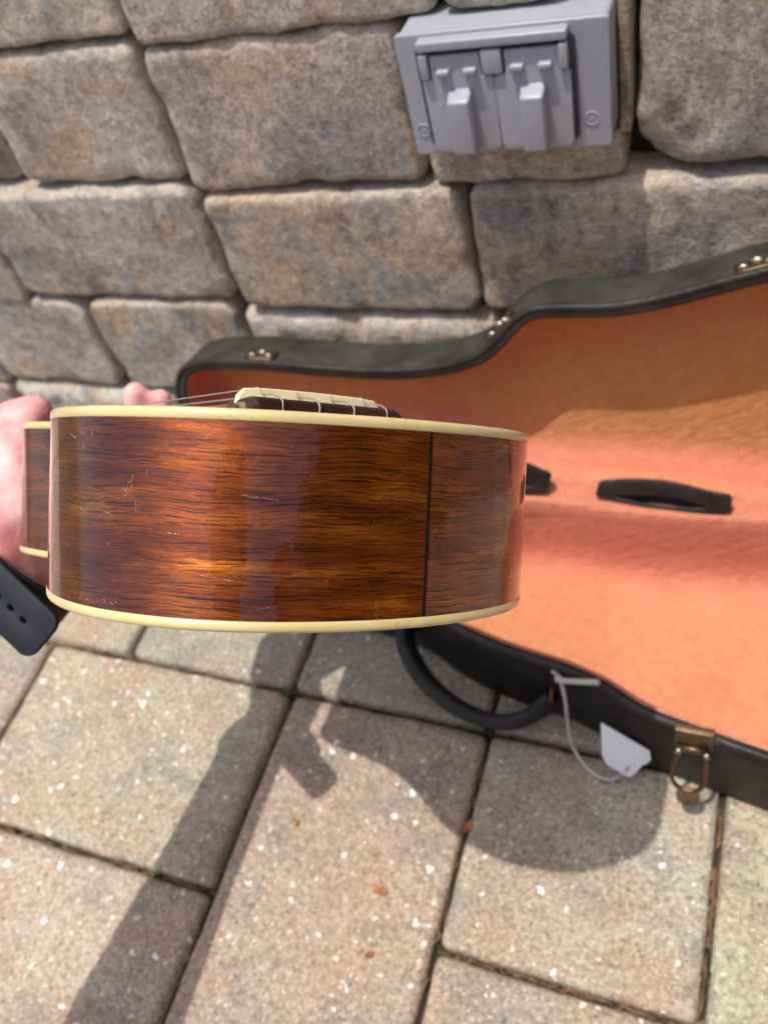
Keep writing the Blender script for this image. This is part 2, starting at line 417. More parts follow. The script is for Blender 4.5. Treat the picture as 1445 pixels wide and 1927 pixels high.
M_STONE = make_stone(); M_PAVER = make_paver(); M_BIND = make_binding(); M_PLUSH = make_plush('salmon_plush_lining', (0.63, 0.26, 0.145), (0.58, 0.24, 0.115)); M_PLUSH2 = make_plush('tan_faded_plush_lining', (0.60, 0.255, 0.095), (0.54, 0.235, 0.075))
M_SHELL = make_leather('worn_black_case_covering', (0.026, 0.025, 0.021), (0.12, 0.075, 0.045), 0.55, 0.5)
M_BASE_SHADED = make_leather('shaded_black_case_covering', (0.008, 0.0075, 0.0065), (0.10, 0.055, 0.03), 0.22, 0.5)  # darker copy of the lid covering, the ukulele's shade put into the colour
M_PIPING = make_leather('black_rim_welting', (0.014, 0.014, 0.014), (0.06, 0.05, 0.04), 0.4, 0.4)
M_HANDLE = make_leather('black_handle_leather', (0.013, 0.013, 0.014), (0.10, 0.04, 0.02), 0.3, 0.5)
M_BLACK = make_plain('slot_dark', (0.010, 0.010, 0.010), 0.9)  # paints the darkness inside the hinge slots
M_GREY = make_plain('grey_outlet_paint', (0.33, 0.345, 0.375), 0.34, 0.0, 0.05, 300, 0.05)
M_GREYD = make_plain('grey_gasket', (0.05, 0.05, 0.055), 0.7)
M_BRASS = make_plain('tarnished_brass', (0.17, 0.11, 0.065), 0.5, 1.0, 0.3, 200, 0.05)
M_NICKEL = make_plain('worn_nickel', (0.42, 0.38, 0.32), 0.42, 1.0, 0.2, 200)
M_ROSE = make_wood('dark_rosewood', (), 0.16)
M_BONE = make_plain('bone_saddle', (0.80, 0.68, 0.40), 0.35, 0.0, 0.06, 200)
M_STRING = make_plain('nylon_string', (0.45, 0.41, 0.38), 0.3, 0.0, 0.03, 200, Transmission_Weight=0.35)
M_CORD = make_plain('grey_elastic_cord', (0.52, 0.50, 0.47), 0.7, 0.0, 0.1, 900, 0.2)
M_TAG = make_plain('white_card', (0.86, 0.86, 0.90), 0.7, 0.0, 0.02, 300)
M_RUBBER = make_plain('dark_blue_black_rubber', (0.010, 0.014, 0.020), 0.62, 0.0, 0.06, 300, Specular_IOR_Level=0.25)
M_SKIN = make_skin(); M_SOIL = make_soil(); M_GROUND = make_ground()
M_STRAW = make_plain('dry_needles', (0.13, 0.07, 0.035), 0.8, 0.0, 0.5, 60)
M_LEAF = make_plain('dry_leaf', (0.46, 0.20, 0.06), 0.7, 0.0, 0.3, 150)
M_GREEN = make_plain('green_leaf', (0.07, 0.14, 0.03), 0.6, 0.0, 0.2, 150)
M_SHIRT = make_plain('grey_cotton', (0.22, 0.23, 0.25), 0.9, 0.0, 0.1, 500, 0.2)
M_DENIM = make_plain('navy_denim', (0.05, 0.07, 0.12), 0.9, 0.0, 0.15, 700, 0.2)
M_HAIR = make_plain('brown_hair', (0.05, 0.03, 0.02), 0.6, 0.0, 0.3, 200, 0.4)
M_CHROME = make_plain('tuner_metal', (0.6, 0.58, 0.52), 0.3, 1.0, 0.1, 200)

# ------------------------------------------------------------------ rounded block (stones and pavers)
def block(x0, x1, y0, y1, depth, r, rc, seed, nx, ny, amp, to3, bulge=0.0, wob=0.002, tilt=(0, 0), skirt=True):
    """front face on z=0 facing +z, falling off with a worn arris towards its outline"""
    cx, cy, a, b = (x0 + x1) / 2, (y0 + y1) / 2, (x1 - x0) / 2, (y1 - y0) / 2
    off = Vector((seed * 3.17, seed * 1.7, seed * 0.9))
    def line(n):
        k = [0, .012, .03, .055, .085, .12]
        mid = [.12 + (.76) * i / (n - 1) for i in range(n)][1:-1]
        return k + mid + [1 - q for q in k[::-1]]
    us, vs2 = line(nx), line(ny); NX, NY = len(us), len(vs2)
    V = []; E = []
    for j, v in enumerate(vs2):
        for i, u in enumerate(us):
            x, y = (2 * u - 1) * a, (2 * v - 1) * b
            dx, dy = abs(x) - (a - rc), abs(y) - (b - rc)
            if dx > 0 and dy > 0:
                l = math.hypot(dx, dy); m = max(dx, dy); dx, dy = dx * m / l, dy * m / l
                x = math.copysign(a - rc + dx, x); y = math.copysign(b - rc + dy, y)
                e = rc - math.hypot(dx, dy)
            else: e = min(a - abs(x), b - abs(y))
            e = max(e, 0)
            P3 = Vector((x, y, 0)) + off
            near = max(0, 1 - e / (r * 2.5))
            n1 = noise.noise_vector(P3 * 38); n2 = noise.noise_vector(P3 * 130)
            x += (n1.x * wob + n2.x * wob * 0.35) * near; y += (n1.y * wob + n2.y * wob * 0.35) * near
            chip = (max(0, noise.noise(P3 * 34 + Vector((9, 0, 0))) - 0.15) + 0.2 * max(0, noise.noise(P3 * 130 + Vector((3, 0, 0))) - 0.15)) * near
            q = max(0, 1 - e / r)
            z = -r * (1 - math.sqrt(max(0, 1 - q * q)))
            z += bulge * (1 - (x / a) ** 2) * (1 - (y / b) ** 2)
            z += amp * (noise.noise(P3 * 14) * 1.2 + noise.noise(P3 * 42) * 0.55 + noise.noise(P3 * 120) * 0.28) - chip * r * 1.25
            z += tilt[0] * x + tilt[1] * y
            V.append(to3(cx + x, cy + y, z)); E.append(min(1, max(0, 1 - e / (r * 1.6))))
    F = [(j * NX + i, j * NX + i + 1, (j + 1) * NX + i + 1, (j + 1) * NX + i) for j in range(NY - 1) for i in range(NX - 1)]
    ringi = [i for i in range(NX)] + [j * NX + NX - 1 for j in range(1, NY)] + [(NY - 1) * NX + i for i in range(NX - 2, -1, -1)] + [j * NX for j in range(NY - 2, 0, -1)]
    if skirt:
        s0 = len(V)
        for k in ringi:
            # straight back
            p = V[k]; q = to3(0, 0, -depth) - to3(0, 0, 0); V.append(p + q); E.append(0.0)
        n = len(ringi)
        for k in range(n):
            F.append((ringi[(k + 1) % n], ringi[k], s0 + k, s0 + (k + 1) % n))
    me = mesh(V, F)
    at_ = me.attributes.new('edge', 'FLOAT', 'POINT'); at_.data.foreach_set('value', E)
    return me

# ------------------------------------------------------------------ setting: ground, patio
g = obj('ground', mesh([(-60, -60, -0.035), (60, -60, -0.035), (60, 60, -0.035), (-60, 60, -0.035)], [(0, 1, 2, 3)]), M_GROUND); g['kind'] = 'structure'
# sand bed with a slightly uneven top, visible in the joints
bv, bf = [], []; NB = 150
for j in range(NB + 1):
    for i in range(NB + 1):
        x = -1.75 + 3.5 * i / NB; y = -1.75 + 2.24 * j / NB
        bv.append((x, y, -0.0105 + 0.003 * noise.noise(Vector((x * 30, y * 30, 3)))))
for j in range(NB):
    for i in range(NB): k = j * (NB + 1) + i; bf.append((k, k + 1, k + NB + 2, k + NB + 1))
patio = obj('patio', mesh(bv, bf), M_SOIL); patio['kind'] = 'structure'

PAV_COL = {'beige': (0.405, 0.345, 0.255), 'pink': (0.40, 0.325, 0.245), 'grey': (0.32, 0.285, 0.23), 'yellow': (0.42, 0.37, 0.27), 'tan': (0.365, 0.315, 0.245)}
GP = 0.0022                                     # half a joint
pid = [0]
def paver(x0, x1, y0, y1, colr=None, hi=False, dz=None):
    pid[0] += 1
    dz = rnd.uniform(-0.0015, 0.001) if dz is None else dz
    n = 26 if hi else 8
    cx, cy = (x0 + x1) / 2, (y0 + y1) / 2
    me = block(x0 + GP - cx, x1 - GP - cx, y0 + GP - cy, y1 - GP - cy, 0.05, 0.0038, 0.005, pid[0], n, n, 0.0007 if hi else 0.0004,
               lambda x, y, z: Vector((x, y, z)), 0, 0.0009, (rnd.uniform(-.006, .006), rnd.uniform(-.006, .006)))
    me.transform(Matrix.Translation((cx, cy, dz)))
    me.transform(Matrix.Translation((-cx, -cy, 0)))
    o = obj('paver', me, M_PAVER, patio); o.location = (cx, cy, 0)
    c = PAV_COL[colr or rnd.choice(list(PAV_COL))]; o.color = (*[q * rnd.uniform(.95, 1.05) for q in c], 1)
XA, XB, XC, XL = -0.294, -0.1355, 0.0195, -0.528
# row that touches Y = 0.23, pavers seen in the photograph
paver(XL, XA, 0.0765, 0.229, 'beige', True)
paver(XA, XB, -0.008, 0.229, 'pink', True)
paver(XB, XC, 0.0835, 0.229, 'yellow', True)
paver(XC, 0.178, -0.008, 0.229, 'yellow', True)
paver(XL, XA, -0.16, 0.0765, 'yellow', True)
paver(XB, XC, -0.152, 0.0835, 'tan', True)
paver(-0.686, XL, -0.008, 0.229, 'grey', True)
paver(0.178, 0.413, 0.0765, 0.229, 'grey', True)
paver(-0.921, -0.686, 0.0765, 0.229, None, True)
# row behind, up to the wall
for (a, b, c) in ((-0.84, -0.605, 'grey'), (-0.605, -0.45, 'tan'), (-0.45, -0.2955, 'tan'), (-0.2955, -0.138, 'grey'), (-0.138, 0.097, 'tan'), (0.097, 0.255, None), (0.255, 0.49, None)):
    paver(a, b, 0.229, 0.385, c, True)
for (a, b) in ((-0.92, -0.76), (-0.76, -0.525), (-0.525, -0.37), (-0.37, -0.135), (-0.135, 0.02), (0.02, 0.255), (0.255, 0.41)): paver(a, b, 0.385, 0.54, None, False)
# the rest of the patio in random courses
def fill(x0, x1, y0, y1):
    x = x0
    while x < x1 - 0.02:
        w = rnd.choice((0.155, 0.155, 0.233)); 
        if x1 - x - w < 0.08: w = x1 - x
        paver(x, x + w, y0, y1); x += w
fill(XA, XB, -0.165, -0.008); fill(XC, 0.178, -0.165, -0.008); fill(-0.686, XL, -0.165, -0.008); fill(0.178, 0.413, -0.165, 0.0765)
fill(XL, XA, -0.315, -0.16); fill(XB, XC, -0.315, -0.152); fill(-0.686, XL, -0.315, -0.165); fill(XA, XB, -0.315, -0.165); fill(XC, 0.413, -0.315, -0.165)
fill(-0.921, -0.686, -0.315, -0.1); fill(-0.921, -0.686, -0.1, 0.0765)
for y in (-0.315, -0.1, 0.075, 0.229, 0.385):
    y1 = {-0.315: -0.1, -0.1: 0.075, 0.075: 0.229, 0.229: 0.385, 0.385: 0.54}[y]
    fill(0.413 if y < 0.2 else (0.49 if y < 0.3 else 0.41), 1.6, y, y1); fill(-1.6, -0.921 if y < 0.2 else (-0.84 if y < 0.3 else -0.92), y, y1)
y = -0.315
while y > -1.6:
    hh = rnd.choice((0.155, 0.233)); fill(-1.6 + rnd.uniform(-.08, .08), 1.6, y - hh, y); y -= hh

# ------------------------------------------------------------------ stone wall
WY = 0.475
wall = thing('stone_wall', 'low dry-stacked wall of tumbled brown-grey blocks behind the open case', 'stone wall', (0, WY, 0))
obj('wall_core', box((-1.75, WY + 0.035, -0.03), (1.75, WY + 0.24, 0.78)), M_SOIL, wall)
ST_COL = [(0.27, 0.235, 0.19), (0.30, 0.25, 0.195), (0.25, 0.225, 0.19), (0.28, 0.23, 0.175), (0.235, 0.21, 0.185)]
sid = [0]
def stone(x0, x1, z0, z1, colr=None, hi=False, dy=None, r=0.0040, rc=0.007, gap=0.0017, amp=0.0012, bulge=0.0, ty=None, wob=0.0026):
    sid[0] += 1
    dy = (rnd.uniform(-0.002, 0.002) if dy is None else dy) + ((z0 + z1) / 2 - 0.22) * 0.035
    nx = max(8, int((x1 - x0) / (0.004 if hi else 0.014))); ny = max(6, int((z1 - z0) / (0.004 if hi else 0.014)))
    cx, cz = (x0 + x1) / 2, (z0 + z1) / 2
    ty = (rnd.uniform(-.02, .02), rnd.uniform(-.035, .0)) if ty is None else ty
    me = block(x0 + gap - cx, x1 - gap - cx, z0 + gap - cz, z1 - gap - cz, 0.075, r, rc, 50 + sid[0], nx, ny, amp, lambda x, y, z: Vector((x, -z, y)), bulge, wob, ty)
    o = obj('stone', me, M_STONE, wall); o.location = (cx, WY + dy, cz)
    o.color = (*[min(.62, q * t) for q, t in zip(colr or rnd.choice(ST_COL), (1.92, 1.87, 1.80))], 1)
G1, G2, G3 = (0.27, 0.24, 0.20), (0.30, 0.245, 0.185), (0.245, 0.225, 0.20)
# top course in view
stone(-0.70, -0.535, 0.3785, 0.478, G1, True); stone(-0.535, -0.3795, 0.379, 0.478, (0.33, 0.28, 0.22), True)
stone(-0.3765, -0.172, 0.3725, 0.478, (0.26, 0.225, 0.185), True, dy=-0.004); stone(-0.172, -0.103, 0.374, 0.478, (0.36, 0.30, 0.23), True, dy=-0.006, rc=0.014)
stone(-0.103, -0.070, 0.379, 0.478, G3, True, dy=0.01); stone(-0.0715, 0.09, 0.2735, 0.412, (0.27, 0.24, 0.215), True, dy=-0.001, r=0.012, rc=0.024, amp=0.0014)
stone(-0.0715, 0.09, 0.412, 0.478, None, True); stone(0.09, 0.25, 0.378, 0.478); stone(0.09, 0.27, 0.272, 0.378)
# outlet course
stone(-0.66, -0.536, 0.275, 0.379, (0.20, 0.17, 0.14), True, dy=0.008, r=0.016, rc=0.02); stone(-0.534, -0.3815, 0.2775, 0.3785, (0.29, 0.255, 0.21), True, r=0.009, rc=0.01, dy=0.001)
stone(-0.3785, -0.1995, 0.2715, 0.3745, (0.27, 0.225, 0.185), True, dy=-0.002, r=0.007, rc=0.009, amp=0.0008)
stone(-0.1985, -0.0755, 0.2695, 0.300, (0.30, 0.245, 0.19), True, dy=0.002, r=0.004, rc=0.005, amp=0.0006, gap=0.0015)
stone(-0.0790, -0.0718, 0.297, 0.382, (0.22, 0.16, 0.105), True, dy=0.002, r=0.002, rc=0.002, amp=0.0004, gap=0.0004, wob=0.0006, ty=(0, 0))
# third course
stone(-0.80, -0.60, 0.168, 0.276, None, True); stone(-0.60, -0.380, 0.174, 0.2775, (0.265, 0.245, 0.215), True, dy=-0.002, r=0.0055, rc=0.012)
stone(-0.3765, -0.1765, 0.1685, 0.2705, (0.285, 0.235, 0.18), True, dy=-0.003, r=0.005, rc=0.012); stone(-0.1765, 0.025, 0.1695, 0.2705, (0.30, 0.25, 0.195), True, dy=0.0, r=0.006, rc=0.010)
stone(0.025, 0.24, 0.1685, 0.2715)
# fourth course
stone(-0.88, -0.70, 0.062, 0.168, None, True); stone(-0.70, -0.549, 0.068, 0.1715, (0.26, 0.235, 0.205), True, rc=0.018); stone(-0.541, -0.387, 0.07, 0.1735, (0.25, 0.235, 0.205), True, rc=0.016)
stone(-0.3845, -0.165, 0.066, 0.166, (0.33, 0.32, 0.28), True, dy=-0.004, r=0.014); stone(-0.165, 0.06, 0.066, 0.168, None, True); stone(0.06, 0.24, 0.066, 0.168)
# bottom course
stone(-0.90, -0.702, -0.04, 0.063, G3, True); stone(-0.698, -0.495, -0.04, 0.0655, (0.33, 0.31, 0.265), True, dy=-0.006, r=0.014); stone(-0.495, -0.31, -0.04, 0.067, None, True)
stone(-0.31, -0.1, -0.04, 0.065); stone(-0.1, 0.1, -0.04, 0.065); stone(0.1, 0.25, -0.04, 0.065)
rows = ((-0.04, 0.065, -0.90, 0.25), (0.065, 0.168, -0.88, 0.24), (0.168, 0.274, -0.80, 0.24), (0.274, 0.378, -0.66, 0.27), (0.378, 0.478, -0.70, 0.25), (0.478, 0.58, None, 0), (0.58, 0.68, None, 0), (0.68, 0.78, None, 0))
def run(x, x1, z0, z1):
    while x < x1 - 0.02:
        w = rnd.choice((0.15, 0.19, 0.21))
        if x1 - x - w < 0.09: w = x1 - x
        stone(x, x + w, z0, z1); x += w
for z0, z1, a, b in rows:
    if a is None: run(-1.7, 1.7, z0, z1)
    else: run(-1.7, a, z0, z1); run(b, 1.7, z0, z1)

# ------------------------------------------------------------------ weatherproof outlet
PY = 0.456
X0, X1, Z0, Z1 = -0.1926, -0.0793, 0.3060, 0.3744
ot = thing('outlet_box', 'grey weatherproof double outlet box with two flip lids set into stone wall', 'outlet box', ((X0 + X1) / 2, PY + .02, Z0))
def fs(outer, y0, y1, bevel, holes=()):          # flat shape in the wall plane between y0 (front) and y1
    return flat_shape(outer, list(holes), y1 - y0, bevel, lambda x, y, z: Vector((x, (y0 + y1) / 2 - z, y)))
obj('box_body', fs(rrect(X0 + .001, Z0 + .001, X1 - .001, Z1 - .001, .0016), PY + .0045, PY + .06, .0008), M_GREY, ot)
obj('cover_plate', fs(rrect(X0, Z0, X1, Z1, .0016), PY, PY + .004, .0008), M_GREY, ot)
obj('gasket', fs(rrect(X0 + .0105, Z0 + .0055, X1 - .0165, Z1 - .005, .004), PY - .0014, PY + .0005, .0003), M_GREYD, ot)
bm = bmesh.new()
add_box(bm, (-0.1795, PY - .0070, .3680), (-0.0985, PY + .001, .3732), .0012, 3)
add_box(bm, (-0.1793, PY - .0072, .3535), (-0.1745, PY + .001, .3663), .0008, 2)
add_box(bm, (-0.1034, PY - .0072, .3535), (-0.0987, PY + .001, .3663), .0008, 2)
add_box(bm, (-0.1445, PY - .0066, .3535), (-0.1335, PY + .001, .3663), .0008, 2)
obj('hinge_bar', sharp(bm_mesh(bm), 40), M_GREY, ot)
for (lx0, lx1, nl, nr) in ((-0.1785, -0.1400, .0055, .0065), (-0.1380, -0.0990, .0065, .0055)):
    zt, zn = .3640, .3515
    lr = rrect(lx0, Z0 + .0035, lx1, zn, .004)
    # lid outline: rounded bottom, shoulders that step in round the hinge bar's blocks
    out = [(lx1, zn - .001), (lx1 - .001, zn), (lx1 - nr + .001, zn), (lx1 - nr, zn + .001), (lx1 - nr, zt), (lx0 + nl, zt), (lx0 + nl, zn + .001), (lx0 + nl - .001, zn), (lx0 + .001, zn), (lx0, zn - .001)]
    out += [p for p in lr if p[1] < Z0 + .02]
    out2 = [out[i] for i in range(10)] + [(q[0], q[1]) for q in lr[12:]]
    lid = obj('lid', fs(out2, PY - .0050, PY - .0016, .0009), M_GREY, ot)
    cx = (lx0 + lx1) / 2 + 0.0005
    bm = bmesh.new()
    def slope(vs_):
        for v in vs_:
            if v.co.y < PY - .010: v.co.z -= .0040 if v.co.z > .33 else -.001; v.co.x = cx + (v.co.x - cx) * .88
    add_box(bm, (cx - .0070, PY - .0140, Z0 + .0052), (cx + .0070, PY - .0045, .3470), .0014, 3, slope)
    obj('lid_tab', sharp(bm_mesh(bm), 45), M_GREY, lid)
    for sx in (-.0075, .0075):
        bm = bmesh.new(); add_box(bm, (cx + sx - .0038, PY - .0086, .3545), (cx + sx + .0038, PY - .0045, .3582), .0014, 3)
        obj('lid_lug', bm_mesh(bm), M_GREY, lid)
for sx, sz in ((-0.1863, .3210), (-0.0888, .3225)):
    sc = obj('screw', fs(ell(sx, sz, .0024, .0024, 20), PY - .0003, PY + .001, .0001), M_GREY, ot)
    obj('screw_ring', tube([(sx + .0036 * math.cos(t * math.pi / 12), PY - .0001, sz + .0036 * math.sin(t * math.pi / 12)) for t in range(24)], .0005, 8, True), M_GREY, sc)

# ------------------------------------------------------------------ ukulele case
HB, YH, TH = 0.08, 0.385, math.radians(12)
case = thing('ukulele_case', 'open black ukulele case with salmon plush lining, lid leaning on stone wall', 'instrument case', (-0.1, 0.30, 0))
lid_n = Vector((0, math.cos(TH), -math.sin(TH))); lid_a = Vector((0, math.sin(TH), math.cos(TH))); lid_0 = Vector((0, YH, HB))
def lid3(x, y, d): return lid_0 + Vector((x, 0, 0)) + lid_a * y + lid_n * d
prof = [(-0.416, 0.072), (-0.4053, 0.0874), (-0.3923, 0.0934), (-0.373, 0.0963), (-0.3444, 0.0977), (-0.3172, 0.0972), (-0.2825, 0.0958), (-0.2405, 0.0958), (-0.208, 0.0985), (-0.1804, 0.1043), (-0.1629, 0.1121), (-0.1511, 0.1222), (-0.1414, 0.1334), (-0.1322, 0.1423), (-0.1218, 0.1469), (-0.1036, 0.1484), (-0.075, 0.1498), (-0.0506, 0.1548), (-0.0304, 0.1608), (-0.0083, 0.1682), (0.0088, 0.1734),
        (0.03, 0.179), (0.06, 0.183), (0.09, 0.180), (0.12, 0.166), (0.148, 0.135), (0.162, 0.095), (0.160, 0.055), (0.145, 0.022), (0.115, 0.004)]
low = [(0.07, -0.001), (0.02, 0.0005), (-0.03, 0.004), (-0.08, 0.004), (-0.13, 0.002), (-0.17, 0.012), (-0.21, 0.022), (-0.30, 0.022), (-0.38, 0.022), (-0.408, 0.030), (-0.419, 0.05)]
LIDP = [Vector((p.x, p.y)) for p in resample(catmull([(*q, 0) for q in (prof + low)], 8, True), 260)]
def ccw(pl):
    ar = sum(pl[i - 1].x * pl[i].y - pl[i].x * pl[i - 1].y for i in range(len(pl)))
    return pl if ar > 0 else pl[::-1]
LIDP = ccw(LIDP)
bfront = [(-0.415, 0.313), (-0.405, 0.298), (-0.38, 0.290), (-0.32, 0.288), (-0.25, 0.288), (-0.20, 0.281), (-0.164, 0.265), (-0.128, 0.254), (-0.100, 0.249), (-0.081, 0.246), (-0.057, 0.239), (-0.034, 0.228), (-0.003, 0.221), (0.037, 0.2135), (0.07, 0.209), (0.10, 0.214), (0.13, 0.232), (0.155, 0.265), (0.163, 0.30), (0.158, 0.34), (0.14, 0.366), (0.115, 0.381),
          (0.07, 0.386), (0.02, 0.3845), (-0.03, 0.381), (-0.08, 0.381), (-0.13, 0.383), (-0.17, 0.373), (-0.21, 0.363), (-0.30, 0.363), (-0.38, 0.363), (-0.408, 0.355), (-0.419, 0.335)]
BASEP = ccw([Vector((p.x, p.y)) for p in resample(catmull([(*q, 0) for q in bfront], 8, True), 260)])
b3 = lambda x, y, z: Vector((x, y, z))
obj('base_shell', loft(BASEP, [(.005, .002), (.001, .0035), (0, .007), (0, .04), (0, .074), (.001, .0775), (.006, .0785)], b3, True), M_BASE_SHADED, case)
obj('base_lining', loft(BASEP, [(.0055, .0785), (.0065, .0792), (.008, .0780), (.009, .07), (.0095, .04), (.0115, .022), (.017, .0135), (.027, .0115), (.04, .011)], b3, False, True,
                        [.3, .3, .9, 1, 1, 1, .7, .25, 0]), M_PLUSH, case)
def rim_path(pl, ins, f): return [f(p.x, p.y) for p in offs(pl, ins)]
obj('base_welting', tube(rim_path(BASEP, .0018, lambda x, y: Vector((x, y, .0775))), .0030, 8, True), M_PIPING, case)
LD = 0.038
obj('lid_shell', loft(LIDP, [(.006, LD + .003), (.0015, LD + .002), (0, LD - .002), (0, .02), (0, .004), (.001, .0012), (.005, .0006), (.0084, .0012), (.0086, .004)], lid3, True), M_SHELL, case)
obj('lid_lining', loft(LIDP, [(.0080, .0036), (.0086, .0034), (.0089, .0045), (.0092, .01), (.0096, .02), (.011, LD - .010), (.016, LD - .004), (.026, LD - .0022), (.04, LD - .0018)], lid3, False, True,
                       [.3, .3, .8, .9, 1, 1, .8, .3, 0]), M_PLUSH2, case)
obj('lid_welting', tube(rim_path(LIDP, .0012, lambda x, y: lid3(x, y, .0015)), .0024, 8, True), M_PIPING, case)
# plush strip that bridges the hinge
hv, hf = [], []; HX = [-0.20 + .005 * i for i in range(67)]
def low_lid(x): return min((p for p in LIDP if p.y < .05), key=lambda p: abs(p.x - x)).y
def back_base(x): return max((p for p in BASEP if p.y > .34), key=lambda p: -abs(p.x - x)).y
def sm(fn, x): return sum(fn(x + d * .006) for d in range(-3, 4)) / 7
for x in HX:
    l, b = sm(low_lid, x), sm(back_base, x)
    e = Vector((x, b - .0085, .0770)); t = lid3(x, l + .0135, .012)
    hv += [t, lid3(x, l + .0125, .004), lid3(x, l + .0085, -.0012), lid3(x, l + .0015, -.004), Vector((x, b - .0075, .0835)), Vector((x, b - .0098, .0805)), Vector((x, b - .0088, .064))]
for i in range(len(HX) - 1):
    for k in range(6): a = i * 7 + k; hf.append((a, a + 1, a + 8, a + 7))
hm = mesh(hv, hf); at_ = hm.attributes.new('edge', 'FLOAT', 'POINT'); at_.data.foreach_set('value', [(.5, .4, .5, .6, .6, .8, 1)[k % 7] for k in range(len(hv))])
obj('hinge_lining', hm, M_PLUSH, case)
# stitched-open slots along the hinge strip
def hinge_slot(outer, inner):
    o = ccw([Vector(p[:2]) for p in resample(catmull([(*q, 0) for q in outer], 4, True), 64)])
    i_ = ccw([Vector(p[:2]) for p in resample(catmull([(*q, 0) for q in inner], 6, True), 40)])
    lip = obj('hinge_slot_lip', flat_shape([tuple(p) for p in o], [[tuple(p) for p in i_]], .0030, .0012, lambda x, y, z: lid3(x, y, -.0085 - z)), M_HANDLE, case)
    obj('hinge_slot_dark', flat_shape([tuple(p) for p in offs(o, .0012)], [], .0012, .0003, lambda x, y, z: lid3(x, y, -.0062 - z)), M_BLACK, lip)  # flat black plate stands for the dark inside the slot
def LP(px, py, d=-.0085):
    v = on_plane(px, py, lid_n, lid3(0, 0, d)); return (v.x, (v - lid3(0, 0, d)).dot(lid_a))
def dense(pl, n=6):
    out = []
    for a, b in zip(pl, pl[1:] + pl[:1]): out += [(a[0] + (b[0] - a[0]) * k / n, a[1] + (b[1] - a[1]) * k / n) for k in range(n)]
    return out
hinge_slot([LP(*q) for q in dense([(1124, 930), (1130, 908), (1170, 904), (1210, 904), (1250, 907), (1290, 915), (1330, 926), (1373, 935), (1370, 962), (1320, 964), (1270, 961), (1220, 954), (1170, 941)], 2)],
           [LP(*q) for q in [(1148, 932), (1200, 929), (1245, 931), (1290, 938), (1338, 955), (1290, 958), (1240, 954), (1190, 945)]])
hinge_slot([LP(*q) for q in dense([(880, 862), (920, 858), (960, 864), (1000, 877), (1034, 893), (1026, 924), (990, 928), (950, 922), (910, 905)], 2)],
           [LP(*q) for q in [(905, 890), (940, 888), (975, 896), (1006, 914), (970, 914), (935, 908)]])
# handle, latch, keepers
hp = catmull([(-0.200, 0.290, .046), (-0.2055, 0.274, .037), (-0.196, 0.257, .030), (-0.176, 0.241, .024), (-0.150, 0.2305, .020), (-0.124, 0.2285, .020), (-0.104, 0.236, .026), (-0.091, 0.2475, .038)], 7)
hd = obj('handle', tube(hp, [0.72 + .28 * math.sin(math.pi * i / (len(hp) - 1)) for i in range(len(hp))], 14, False, (.0150, .0058), True, (0, -.5, 1)), M_HANDLE, case)
obj('stitching', tube([p + Vector((0, -.0042, .0035)) for p in hp[6:-5]], .0006, 6), M_LEAF, hd)
for p, q in ((hp[0], 1), (hp[-1], -1)):
    obj('handle_ring', tube([p + Vector((.0, .0075 * math.cos(t * math.pi / 8), .0075 * math.sin(t * math.pi / 8) + .004)) for t in range(16)], .0013, 8, True), M_BRASS, hd)
def front_y(x):
    best = min((p for p in BASEP if p.y < .31), key=lambda p: abs(p.x - x)); return best.y
LY = front_y(-0.003) - 0.002
pl = [on_y(q[0], q[1], LY) for q in ((1272, 1364), (1344, 1391), (1338, 1420), (1268, 1392))]
zc = [p.z for p in pl]; xl, xr = min(p.x for p in pl), max(p.x for p in pl)
lt = obj('latch', box((xl, LY - .001, min(zc) + .006), (xr, LY + .004, max(zc) - .005), .0008), M_BRASS, case)
obj('latch_barrel', tube([(xl + .0015, LY - .0022, min(zc) + .007), (xr - .0015, LY - .0022, min(zc) + .007)], .0024, 12), M_BRASS, lt)
for xx in (xl + .003, xr - .003):
    bm = bmesh.new(); bmesh.ops.create_uvsphere(bm, u_segments=12, v_segments=8, radius=.0022); bmesh.ops.translate(bm, verts=bm.verts, vec=(xx, LY - .0042, min(zc) + .0065)); obj('rivet', bm_mesh(bm), M_NICKEL, lt)
zb = min(zc) + .006
bail = catmull([(xl + .003, LY - .0045, zb), (xl + .001, LY - .008, zb - .016), (xl + .001, LY - .0115, zb - .028), (xl + .006, LY - .0135, zb - .034), (xr - .007, LY - .0135, zb - .034), (xr - .003, LY - .0115, zb - .028), (xr - .0025, LY - .008, zb - .016), (xr - .003, LY - .0045, zb)], 6)
obj('latch_bail', tube(bail, .0015, 8), M_BRASS, lt)
lv = (bail[20] + bail[24]) / 2
obj('latch_lever', flat_shape(ell(0, 0, .0062, .0050, 24), [], .0022, .0008, lambda x, y, z: Vector(((xl + xr) / 2 + x, LY - .0165 + y * .8, zb - .0365 + z + y * .6))), M_BRASS, lt)
